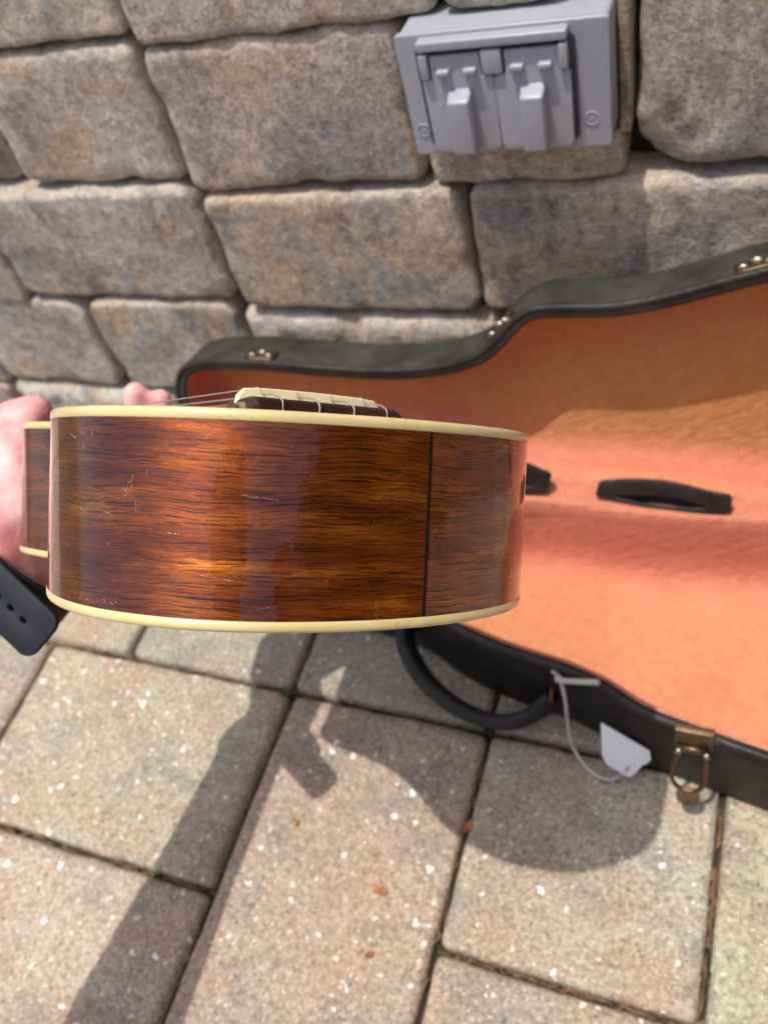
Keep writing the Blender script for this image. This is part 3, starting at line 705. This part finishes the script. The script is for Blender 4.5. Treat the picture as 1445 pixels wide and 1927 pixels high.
for kx in (-0.331, -0.1475, 0.0045):
    tp = min((p for p in LIDP if p.y > .05), key=lambda p: abs(p.x - kx))
    i = LIDP.index(tp); t2 = (LIDP[(i + 2) % 260] - LIDP[i - 2]).normalized()
    nn = Vector((t2.y, -t2.x))                     # outward
    kp = None
    for dx, rr, dd in ((-.007, .0026, .006), (0.0, .0030, .010), (.007, .0026, .006)):
        c = tp + t2 * dx + nn * .0018
        bm = bmesh.new(); bmesh.ops.create_uvsphere(bm, u_segments=12, v_segments=8, radius=rr)
        for v in bm.verts: v.co = Vector((v.co.x * 1.25, v.co.y * .8, v.co.z))
        bmesh.ops.translate(bm, verts=bm.verts, vec=lid3(c.x, c.y, dd)); me = bm_mesh(bm)
        if kp is None: kp = obj('latch_keeper', me, M_NICKEL, case)
        else: obj('keeper_rivet', me, M_NICKEL, kp)
    pts = [tp + t2 * q + nn * .0012 for q in (-.012, -.006, 0, .006, .012)]
    obj('keeper_plate', tube([lid3(q.x, q.y, .0075) for q in pts], 1.0, 10, False, (.0012, .006), True, (lid_a * nn.y + Vector((nn.x, 0, 0)))), M_BRASS, kp)

# ------------------------------------------------------------------ paper tag on a cord, by the case handle
tp0 = Vector((0, 0.2115, 0.003)); tpn = Vector((0, -1, .42)).normalized()
def TG(px, py): return on_plane(px, py, tpn, tp0)
tx = Vector((1, 0, 0)); ty_ = tpn.cross(tx); 
def T2(px, py):
    v = TG(px, py) - tp0; return (v.dot(tx), v.dot(ty_))
tag_out = [T2(*q) for q in [(1131, 1358), (1222, 1411), (1224, 1428), (1214, 1436), (1208, 1437), (1200, 1448), (1188, 1459), (1177, 1458), (1165, 1449), (1152, 1443), (1141, 1434), (1133, 1420)]]
hc = T2(1180, 1441)
if sum(tag_out[i - 1][0] * tag_out[i][1] - tag_out[i][0] * tag_out[i - 1][1] for i in range(len(tag_out))) < 0: tag_out = tag_out[::-1]
me = flat_shape(tag_out, [ell(hc[0], hc[1], .0016, .0016, 14)], .0007, .0001, lambda x, y, z: tp0 + tx * x + ty_ * y + tpn * (z + .001))
zmin = min(v.co.z for v in me.vertices)
pt = base_obj('price_tag', me, M_TAG, (TG(1180, 1455).x, TG(1180, 1455).y, zmin), smooth=False)
tag(pt, 'blank white paper tag with notched end hanging on cord beside case latch', 'tag')
ky = front_y(-0.088) - .004
k0 = on_y(1052, 1276, ky)
hz = tp0 + tx * hc[0] + ty_ * hc[1] + tpn * .0022
cord = catmull([k0 + Vector((-.004, .001, .006)), k0, on_y(1062, 1310, ky - .006), on_y(1068, 1360, ky - .010), on_z(1080, 1410, .006), on_z(1112, 1452, .0035), on_z(1148, 1467, .0035), on_z(1172, 1455, .0055), hz, hz + Vector((.001, .004, -.001))], 7)
cd = thing('tag_cord', 'pale grey cord knotted at the case handle and looped through the white tag', 'cord', (cord[30].x, cord[30].y, 0))
obj('cord_loop', tube(cord, .0013, 8), M_CORD, cd)
e0 = on_y(1126, 1284, front_y(-0.062) - .003)
obj('cord_end', tube(catmull([k0 + Vector((.001, -.0015, 0)), k0.lerp(e0, .5) + Vector((0, -.002, .002)), e0], 6), .0019, 10), M_CORD, cd)
bm = bmesh.new(); bmesh.ops.create_icosphere(bm, subdivisions=2, radius=.0028); bmesh.ops.translate(bm, verts=bm.verts, vec=k0 + Vector((0, -.001, .001))); obj('knot', bm_mesh(bm), M_CORD, cd)

# ------------------------------------------------------------------ ukulele
UK = Matrix(((-0.84616, 0.52257, -0.04933, -0.07974), (0.30059, 0.55815, 0.77126, 0.15767), (-0.43022, -0.63781, 0.63457, 0.39986), (0, 0, 0, 1)))
D = 0.060; SW = 1.0265
uk = thing('ukulele', 'glossy mahogany ukulele with cream binding, held up in the hand', 'ukulele', mat=UK)
half = [(0, 0), (1.2, 15), (5, 31), (13, 49), (27, 65), (48, 77), (72, 81), (98, 77), (122, 65), (143, 54), (160, 48.5), (175, 47.5), (190, 49), (205, 52.5), (219, 55), (230, 53), (237, 44), (240, 25), (240.5, 0)]
hcv = [Vector((p.x / 1000, p.y * SW / 1000)) for p in catmull([(*q, 0) for q in half], 14)]
ring = hcv + [Vector((p.x, -p.y)) for p in hcv[-2:0:-1]]
OUT = [Vector((p.x, p.y)) for p in resample([Vector((q.x, q.y, 0)) for q in ring], 420)]     # starts at the tail, +w side first
NO = len(OUT); SL = [0]
for i in range(NO): SL.append(SL[-1] + (OUT[(i + 1) % NO] - OUT[i]).length)
sgn = 1 if sum(OUT[i - 1].x * OUT[i].y - OUT[i].x * OUT[i - 1].y for i in range(NO)) > 0 else -1
def uins(d): return offs(OUT, d * sgn)
def band(rings_):
    """closed band round the outline; UV in metres along the rib and across"""
    v, f, uvs = [], [], []
    nr = len(rings_); tt = [0]
    for (a, b), (c, d) in zip(rings_, rings_[1:]): tt.append(tt[-1] + math.hypot(c - a, d - b))
    for ins, z in rings_:
        for p in uins(ins): v.append((p.x, p.y, z))
    for j in range(nr - 1):
        for i in range(NO):
            k = (i + 1) % NO; q = (j * NO + i, j * NO + k, (j + 1) * NO + k, (j + 1) * NO + i)
            uv = ((SL[i], tt[j]), (SL[i + 1], tt[j]), (SL[i + 1], tt[j + 1]), (SL[i], tt[j + 1]))
            if sgn < 0: pass
            f.append(q); uvs.append(uv)
    me = mesh(v, f); ul = me.uv_layers.new(name='UVMap')
    for pi, p in enumerate(me.polygons):
        for li, uv in zip(p.loop_indices, uvs[pi]): ul.data[li].uv = uv
    c = me.polygons[NO * (nr // 2)] if len(me.polygons) > NO else me.polygons[0]
    if me.polygons[10].normal.x * 0 + (me.polygons[10].normal.to_2d()).dot(OUT[10] - Vector((.1, 0))) < 0: me.flip_normals()
    return me
BH = 0.0033
SCR = [(604.1, 20.5, 607, 15.5, .25), (606.6, 16, 606.3, 19, .2), (604.1, 21.7, 605.1, 20.5, .3), (608, 22.5, 608, 25.5, .22), (611, 16, 611.6, 13.8, .2), (597, 26.2, 600.8, 27.2, .22), (594.5, 24, 598, 24.6, .2),
       (638.5, 19.7, 648.4, 20.7, .2), (628.3, 41.5, 641, 43.2, .18), (677, 48.5, 677.8, 55.5, .25), (598.3, 34.8, 598.6, 35.4, .4), (585.7, 52.5, 587, 50.5, .35), (587, 54, 588, 55, .5), (589.5, 51.5, 590.5, 51.2, .4), (578, 5, 582, 6.2, .7), (584, 4.2, 587, 5, .45), (586, 7.2, 586.6, 9, .4), (590, 3.8, 590.5, 5.2, .4),
       (100.6, 3.8, 98.4, 4.8, .9), (116.2, 6.2, 113.2, 6.6, .4), (105.4, 31.5, 105.4, 34, .35), (144.2, 17.5, 142.1, 17.5, .3), (641, 50.5, 647, 49.4, .15), (595, 21.5, 596, 22.3, .35), (618, 30.5, 622, 31, .15), (660, 53, 661, 56, .18), (597.5, 50.8, 598.2, 51.4, .4), (600, 51.2, 601, 51.6, .4), (602, 50.2, 602.3, 51, .3)]
for i in range(16):
    s = rnd.uniform(580, 699) if rnd.random() < .7 else rnd.uniform(60, 150); t = rnd.uniform(3, 56); SCR.append((s, t, s + rnd.uniform(-.6, .6), t + rnd.uniform(-.6, .6), rnd.uniform(.12, .3)))
M_WOOD = make_wood('mahogany_rib', SCR, 1.0); M_WOOD2 = make_wood('mahogany_top', (), 0.9)
obj('side', band([(0, -BH), (0, -D / 2), (0, -D + BH)]), M_WOOD, uk, True)
def bind(z0, z1, s):         # s=+1 top (outer edge at z0), -1 back
    r = .0014; a = [(.0002, z1)]
    a += [(-.0002, z1 + s * .0003), (-.0002, z0 - s * r)] + [(-.0002 + r - r * math.cos(t), z0 - s * (r - r * math.sin(t))) for t in (math.pi / 8, math.pi / 4, 3 * math.pi / 8, math.pi / 2)] + [(.0052, z0), (.0054, z0 - s * .0006)]
    return a
obj('top_binding', band(bind(0, -BH, 1)), M_BIND, uk, True)
obj('back_binding', band(bind(-D, -D + BH, -1)), M_BIND, uk, True)
def plate(z, hole=None):
    o = uins(.005); v = [(p.x, p.y, z) for p in o]; n = NO
    if hole:
        hx, hr = hole
        for p in o:
            a = math.atan2(p.y, p.x - hx); v.append((hx + hr * math.cos(a), hr * math.sin(a), z))
        f = [(i, (i + 1) % n, n + (i + 1) % n, n + i) for i in range(n)]
    else: f = [tuple(range(n))]
    me = mesh(v, f); ul = me.uv_layers.new(name='UVMap')
    for l in me.loops: ul.data[l.index].uv = v[l.vertex_index][:2]
    return me
obj('top', plate(-.0004, (0.150, .024)), M_WOOD2, uk, True, False); obj('back', plate(-D + .0004), M_WOOD2, uk, True, False)
obj('soundhole_ring', tube([(0.150 + .0285 * math.cos(t * math.pi / 24), .0285 * math.sin(t * math.pi / 24), -.0002) for t in range(48)], .0008, 6, True), M_BIND, uk, True)
# dark strip over the tail joint
tail = [i % NO for i in range(-2, 3)]
sv = [(OUT[i].x - .00012, OUT[i].y * (.00075 + .0001 * math.sin(i * 7 + z * 900)) / max(abs(OUT[2].y), 1e-6), z) for z in (-BH - .0001, -D + BH + .0001) for i in tail]
tm = mesh(sv, [(k, k + 1, k + 6, k + 5) for k in range(4)]); 
M_INLAY = make_plain('black_end_inlay', (0.006, 0.004, 0.003), 0.6, 0.0, 0.3, 300, Specular_IOR_Level=0.15)
sm = tm.copy(); bm = bmesh.new(); bm.from_mesh(sm)
bmesh.ops.solidify(bm, geom=bm.faces[:], thickness=.0002); me = bm_mesh(bm); bpy.data.meshes.remove(sm)
obj('tail_inlay', me, M_INLAY, uk, True, False)
# bridge, saddle, strings
def uvxy(me):
    ul = me.uv_layers.new(name='UVMap')
    for l in me.loops: c = me.vertices[l.vertex_index].co; ul.data[l.index].uv = (c.y, c.x + c.z)
    return me
BU, BC = 0.0585, -0.0030
def bridge_sec():
    v, f = [], []; N = 40; sec = [(-.011, 0), (-.0108, .0050), (-.0092, .0063), (-.004, .0069), (.002, .0067), (.0085, .0061), (.0105, .0045), (.011, 0)]
    for i in range(N + 1):
        w = -1 + 2 * i / N; h = min(1.0, math.sqrt(max(0, 1 - ((abs(w) - .88) / .12) ** 2))) if abs(w) > .88 else 1.0
        for a, z in sec: v.append((BU + a, BC + w * .0298, z * (0.15 + .85 * h)))
    m = len(sec)
    for i in range(N):
        for k in range(m - 1): f.append((i * m + k, i * m + k + 1, (i + 1) * m + k + 1, (i + 1) * m + k))
    f.append(tuple(range(m))); f.append(tuple(N * m + k for k in range(m))[::-1])
    return uvxy(mesh(v, f))
br = obj('bridge', bridge_sec(), M_ROSE, uk, True)
sd_out = [(BC - .0283, .0030), (BC + .0283, .0030), (BC + .0272, .0074), (BC + .0254, .0092), (BC + .018, .0097), (BC, .0099), (BC - .018, .0097), (BC - .0254, .0092), (BC - .0274, .0072)]
sdl = obj('saddle', flat_shape(sd_out, [], .0030, .0006, lambda x, y, z: Vector((BU + .0035 + z, x, y))), M_BONE, br, True)
NUT = 0.4045
for k in range(4):
    w = BC - .0205 + k * .0137; wn_ = -.013 + k * .0087
    path = [(BU - .0112, w + .0012, .0012), (BU - .0112, w + .001, .0055), (BU - .0078, w + .0006, .0074), (BU + .0008, w, .0086), (BU + .0024, w, .0100), (BU + .0040, w, .0103), (BU + .008, w, .0101)]
    path = catmull(path, 4) + [Vector((NUT, wn_, .0062)), Vector((NUT + .02, wn_ * 1.2, .002))]
    obj('string', tube(path, (.00028, .00034, .00032, .00025)[k], 7), M_STRING, uk, True)
    kn = bmesh.new(); bmesh.ops.create_icosphere(kn, subdivisions=1, radius=.0012); bmesh.ops.translate(kn, verts=kn.verts, vec=(BU - .0118, w + .0012, .0016)); obj('string_knot', bm_mesh(kn), M_STRING, br, True)
# neck, fingerboard, headstock, pegs
v, f = [], []; NS = 12
for i in range(9):
    u = .232 + (.405 - .232) * i / 8; hw = .0205 - .0035 * i / 8; dp = .040 * math.exp(-((u - .232) / .018)) + .015
    for k in range(NS):
        a = math.pi * k / (NS - 1); v.append((u, hw * math.cos(a), .001 - dp * math.sin(a)))
for i in range(8):
    for k in range(NS - 1): f.append((i * NS + k, i * NS + k + 1, (i + 1) * NS + k + 1, (i + 1) * NS + k))
    f.append((i * NS + NS - 1, i * NS, (i + 1) * NS, (i + 1) * NS + NS - 1))
f.append(tuple(range(NS))[::-1]); f.append(tuple(8 * NS + k for k in range(NS)))
obj('neck', uvxy(mesh(v, f)), M_WOOD2, uk, True)
fb = obj('fingerboard', uvxy(flat_shape([(.212, -.0205), (.404, -.017), (.404, .017), (.212, .0205)], [], .0040, .0004, lambda x, y, z: Vector((x, y, .0023 + z)))), M_ROSE, uk, True)
for k in range(1, 13):
    u = NUT - .346 * (1 - 2 ** (-k / 12)); obj('fret', tube([(u, -.0172, .0046), (u, .0172, .0046)], .0007, 6), M_CHROME, fb, True)
obj('nut', box((.4040, -.0172, .001), (.4075, .0172, .0062), .0005), M_BONE, uk, True)
hs = obj('headstock', uvxy(flat_shape([(.406, -.017), (.418, -.024), (.45, -.027), (.488, -.029), (.497, -.018), (.493, -.007), (.500, 0), (.493, .007), (.497, .018), (.488, .029), (.45, .027), (.418, .024), (.406, .017)], [], .012, .001, lambda x, y, z: Vector((x, y, -.004 + z - (x - .406) * .16)))), M_WOOD2, uk, True)
for px_, py_ in ((.432, -.015), (.432, .015), (.470, -.016), (.470, .016)):
    zz = -.004 - (px_ - .406) * .16
    obj('tuning_peg', tube([(px_, py_, zz + .012), (px_, py_, zz - .020), (px_, py_, zz - .022), (px_, py_, zz - .032)], [.003, .003, .007, .008], 12), M_BONE, hs, True)

# ------------------------------------------------------------------ person: left hand and arm
P_ = Vector
def capsule_union(segs, vox, smooth_it=6):
    bm = bmesh.new()
    for (p0, r0, p1, r1) in segs:
        p0, p1 = Vector(p0), Vector(p1); n = max(2, int((p1 - p0).length / (min(r0, r1) * .45)))
        for i in range(n + 1):
            t = i / n
            bmesh.ops.create_icosphere(bm, subdivisions=2, radius=r0 + (r1 - r0) * t, matrix=Matrix.Translation(p0.lerp(p1, t)))
    me = bpy.data.meshes.new('u'); bm.to_mesh(me); bm.free()
    o = bpy.data.objects.new('u', me); COL.objects.link(o)
    m = o.modifiers.new('r', 'REMESH'); m.mode = 'VOXEL'; m.voxel_size = vox
    s = o.modifiers.new('s', 'SMOOTH'); s.factor = 0.6; s.iterations = smooth_it
    dg = bpy.context.evaluated_depsgraph_get(); dg.update()
    out = bpy.data.meshes.new_from_object(o.evaluated_get(dg)); bpy.data.objects.remove(o); bpy.data.meshes.remove(me)
    return out
wr = at(-62, 1118, .430)
el_ = Vector((-0.368, -0.135, 0.325))
sh_ = Vector((-0.215, -0.345, 0.560)); shr = Vector((0.205, -0.365, 0.575)); nk = Vector((0.0, -0.315, 0.640)); hdv = Vector((0.0, -0.265, 0.790))
elr = Vector((0.285, -0.230, 0.370)); wrr = Vector((0.165, -0.085, 0.475)); hip = Vector((0.0, -0.60, 0.265))
def chain(pts): return [(at(*a[:3]), a[3], at(*b[:3]), b[3]) for a, b in zip(pts, pts[1:])]
segs = []
segs += [(wr, .0275, wr.lerp(el_, .35), .033), (wr.lerp(el_, .35), .033, wr.lerp(el_, .75), .043), (wr.lerp(el_, .75), .043, el_, .041), (el_, .041, sh_, .052)]
segs += [(wr + Vector((-.010, 0, 0)), .021, at(-40, 1050, .428), .026), (wr + Vector((.008, .003, .0)), .021, at(48, 1070, .444), .022)]
segs += [(sh_, .052, nk, .050), (shr, .052, nk, .050), (shr, .050, elr, .040), (elr, .040, wrr, .028), (wrr, .028, wrr + Vector((-.05, .03, .04)), .030)]
for k in range(4): segs += [(wrr + Vector((-.05, .03, .04)), .012, wrr + Vector((-.085 + .004 * k, .045, .075 - .02 * k)), .0085), (wrr + Vector((-.085 + .004 * k, .045, .075 - .02 * k)), .0085, wrr + Vector((-.11, .03, .075 - .02 * k)), .0075)]
segs += [(wrr + Vector((-.03, .02, .05)), .012, wrr + Vector((-.07, -.005, .085)), .010)]
segs += [(nk, .056, hdv + Vector((0, -.02, -.05)), .060), (hdv + Vector((0, -.028, .03)), .088, hdv + Vector((0, .0, .0)), .080), (hdv + Vector((0, .005, -.02)), .070, hdv + Vector((0, .035, -.075)), .042), (hdv + Vector((0, .075, .005)), .010, hdv + Vector((0, .093, -.022)), .013), (hdv + Vector((-.030, .060, -.058)), .012, hdv + Vector((.030, .060, -.058)), .012)]
for q in (-1, 1): segs += [(hdv + Vector((q * .083, -.02, .012)), .012, hdv + Vector((q * .080, -.012, -.025)), .009), (hdv + Vector((q * .030, .070, .022)), .014, hdv + Vector((q * .036, .068, .022)), .014)]
segs += [(nk, .06, hip, .06)]
segs += chain([(-30, 1060, .426, .027), (-22, 960, .432, .027), (0, 880, .442, .023)])                      # thumb side of palm
segs += chain([(58, 1075, .444, .022), (90, 980, .480, .019), (140, 930, .500, .017)])                      # little-finger side
segs += chain([(16, 1060, .436, .023), (50, 950, .472, .020), (90, 900, .492, .017)])
segs += chain([(16, 1060, .432, .022), (26, 968, .429, .019), (30, 885, .431, .014), (40, 830, .436, .010)])
segs += chain([(-30, 1010, .428, .023), (-58, 900, .434, .018), (-25, 820, .446, .0125), (30, 790, .444, .0112), (66, 776, .443, .0100)])   # thumb
segs += chain([(140, 930, .500, .013), (215, 920, .505, .0095), (258, 850, .500, .0082), (260, 782, .492, .0078), (256, 740, .484, .0074)])   # fingers round the neck
segs += chain([(140, 950, .505, .013), (250, 940, .505, .0095), (305, 860, .500, .0080), (310, 795, .492, .0072), (304, 750, .486, .0064)])
segs += chain([(120, 985, .500, .013), (270, 980, .505, .009), (340, 900, .500, .0078), (352, 840, .494, .0068), (345, 800, .488, .006)])
segs += chain([(110, 1010, .49, .012), (250, 1030, .50, .0085), (330, 980, .500, .007), (352, 920, .494, .006)])
pm = capsule_union(segs, .0022, 8)
person = obj('person', pm, M_SKIN, None)
org = Vector((0, -.5, 0)); pm.transform(Matrix.Translation(-org)); person.matrix_world = Matrix.Translation(org); WM['person'] = person.matrix_world.copy()
tag(person, 'person kneeling, left hand gripping the ukulele neck with thumb and fingers raised', 'person')
shirt = capsule_union([(el_.lerp(sh_, .45), .060, sh_, .068), (elr.lerp(shr, .45), .060, shr, .068), (sh_, .072, nk + Vector((0, -.01, -.03)), .068), (shr, .072, nk + Vector((0, -.01, -.03)), .068),
    (sh_ + Vector((.07, -.03, -.04)), .095, hip + Vector((-.06, 0, .05)), .115), (shr + Vector((-.07, -.03, -.04)), .095, hip + Vector((.06, 0, .05)), .115), (nk + Vector((0, -.05, -.10)), .11, hip, .12)], .008, 6)
obj('shirt', shirt, M_SHIRT, person)
trs = []
for q in (-1, 1):
    kn = Vector((q * .15 + .01, -.40, .075)); ft = Vector((q * .13, -.86, .060))
    trs += [(hip + Vector((q * .07, -.03, -.02)), .105, kn, .068), (kn, .068, ft, .048), (ft, .048, ft + Vector((0, -.10, -.005)), .050)]
trs += [(hip + Vector((-.07, -.03, .0)), .11, hip + Vector((.07, -.03, 0)), .11)]
obj('trousers', capsule_union(trs, .008, 6), M_DENIM, person)
hr = capsule_union([(hdv + Vector((0, -.036, .042)), .090, hdv + Vector((0, -.012, .038)), .082), (hdv + Vector((0, -.06, .02)), .07, hdv + Vector((0, -.06, -.03)), .06)], .006, 5)
obj('hair', hr, M_HAIR, person)

# ------------------------------------------------------------------ watch strap
s_n = -(fwd * .96 + right * .12 + down * .1).normalized()
s_o = at(76, 1196, .392); s_x = (at(76, 1196, .392) - at(-30, 1106, .392)); s_x = (s_x - s_n * s_x.dot(s_n)).normalized(); s_y = s_n.cross(s_x)
strap = thing('watch_strap', 'dark rubber watch strap with oval holes worn round the wrist', 'watch strap', wr - Vector((0, 0, .03)))
hw = .0113
so_ = rrect(-.050, -hw, .0035, hw, .0055, 6)
so_ = [(x, y) for x, y in so_]
holes = [ell(-.0105 - .0085 * k, 0.0002, .0026, .0017, 16) for k in range(6)]
def bend(x, y, z):
    return s_o + s_x * x + s_y * y + s_n * z
def dense_pl(pl, st=.004):
    out = []
    for a, b in zip(pl, pl[1:] + pl[:1]):
        n = max(1, int(math.hypot(b[0] - a[0], b[1] - a[1]) / st)); out += [(a[0] + (b[0] - a[0]) * k / n, a[1] + (b[1] - a[1]) * k / n) for k in range(n)]
    return out
obj('strap_tail', flat_shape(dense_pl(so_), holes, .0028, .0007, bend), M_RUBBER, strap)
c0 = s_o + s_x * -.046 + s_n * -.0335
lp = [c0 + s_x * (-.0335 * 1.0 * math.cos(t)) + s_n * (.031 * math.sin(t)) for t in [2 * math.pi * k / 40 for k in range(40)]]
obj('strap_loop', tube(lp, 1.0, 12, True, (.0125, .0013), True, tuple(s_y)), M_RUBBER, strap)

# ------------------------------------------------------------------ debris in the joints
def needles(n, lines):
    v, f = [], []
    for _ in range(n):
        (x0, y0, x1, y1) = rnd.choice(lines); t = rnd.random(); L = rnd.uniform(.004, .018)
        d = Vector((x1 - x0, y1 - y0, 0)).normalized(); d.rotate(Quaternion((0, 0, 1), rnd.gauss(0, .35)))
        c = Vector((x0 + (x1 - x0) * t + rnd.gauss(0, .0009), y0 + (y1 - y0) * t + rnd.gauss(0, .0009), rnd.uniform(-.009, -.0045)))
        w = rnd.uniform(.0003, .0012); s_ = Vector((-d.y, d.x, 0)) * w; up = Vector((0, 0, rnd.uniform(-.001, .003)))
        k = len(v); v += [c - d * L / 2 - s_, c - d * L / 2 + s_, c + s_ * .8 + Vector((0, 0, w)), c - s_ * .8 + Vector((0, 0, w)), c + d * L / 2 + s_ * .3 + up, c + d * L / 2 - s_ * .3 + up]
        f += [(k, k + 1, k + 2, k + 3), (k + 3, k + 2, k + 4, k + 5)]
    return mesh(v, f)
lines = [(XA, -.1, XA, .229), (XB, -.1, XB, .229), (XC, -.1, XC, .229), (XC, 0, XC, .229), (XC, 0, XC, .229), (XL, .0765, XA, .0765), (XL, .0765, XA, .0765), (XB, .0835, XC, .0835), (XB, .0835, XC, .0835), (XB, .0835, XC, .0835), (XL, .229, XA, .229), (XA, .229, XC, .229), (XL, .0, XL, .229), (XC, .229, .2, .229)]
nd = obj('dry_needles', needles(340, lines), M_STRAW); nd['kind'] = 'stuff'; tag(nd, 'brown dry needles and bark crumbs lying in the paver joints', 'debris')
def leaf_bit(px, py, L, rot, m=M_LEAF, lab='', zz=.0012):
    c = on_z(px, py, zz); n = 10; v, f = [], []
    for i in range(n + 1):
        t = i / n; w = L * .28 * math.sin(math.pi * min(1, t * .92 + .06)); z = .0018 * math.sin(t * 5 + rot)
        for s_ in (-1, 0, 1): v.append((L * (t - .5), s_ * w, z + abs(s_) * .0012 + .0006))
    for i in range(n):
        for k in range(2): a = i * 3 + k; f.append((a, a + 1, a + 4, a + 3))
    me = mesh(v, f); me.transform(Matrix.Rotation(rot, 4, 'Z')); me.transform(Matrix.Translation(c))
    o = base_obj('leaf_fragment' if m is M_LEAF else 'weed_sprout', me, m, c); return o
for q, lab in (((104, 1216, .005, .6), 'tiny orange leaf scrap on grey paver beside the watch strap'), ((556, 1548, .006, 2.0), 'tiny orange leaf scrap in middle of the sunlit paver below shadow notch'), ((715, 1678, .010, .2), 'longest orange leaf scrap, on the pinkish paver'), ((695, 1797, .006, 1.0), 'small orange leaf scrap below the longest one on pinkish paver'), ((880, 1556, .010, 1.4), 'pale tan leaf scrap standing in joint beside the round shadow')):
    tag(leaf_bit(*q, lab=lab), lab, 'leaf', 'leaf scraps on the pavers')
sp = leaf_bit(536, 1306, .009, .5, M_GREEN, zz=-.001); tag(sp, 'small green weed leaf sprouting at the paver joint crossing', 'weed')

# ------------------------------------------------------------------ unseen greenery added to darken the reflection in the ukulele's side
hg = thing('added_hedge', 'unseen dark green leaf block added to darken the reflection in the ukulele side', 'added_hedge', (2.3, -0.6, -0.03))
obj('added_hedge_core', box((2.15, -3.4, -0.03), (2.55, 2.0, 1.85)), M_GREEN, hg, smooth=False)
hv, hf = [], []
for _ in range(9000):
    c = Vector((rnd.uniform(1.98, 2.2), rnd.uniform(-3.5, 2.1), rnd.uniform(0, 1.95)))
    d = Vector((rnd.gauss(0, 1), rnd.gauss(0, 1), rnd.gauss(0, 1))).normalized(); e = d.orthogonal().normalized(); L = rnd.uniform(.03, .055)
    k = len(hv); hv += [c - d * L, c + e * L * .45, c + d * L, c - e * L * .45]; hf.append((k, k + 1, k + 2, k + 3))
lf = obj('added_hedge_leaves', mesh(hv, hf), M_GREEN, hg, smooth=False); lf['kind'] = 'stuff'
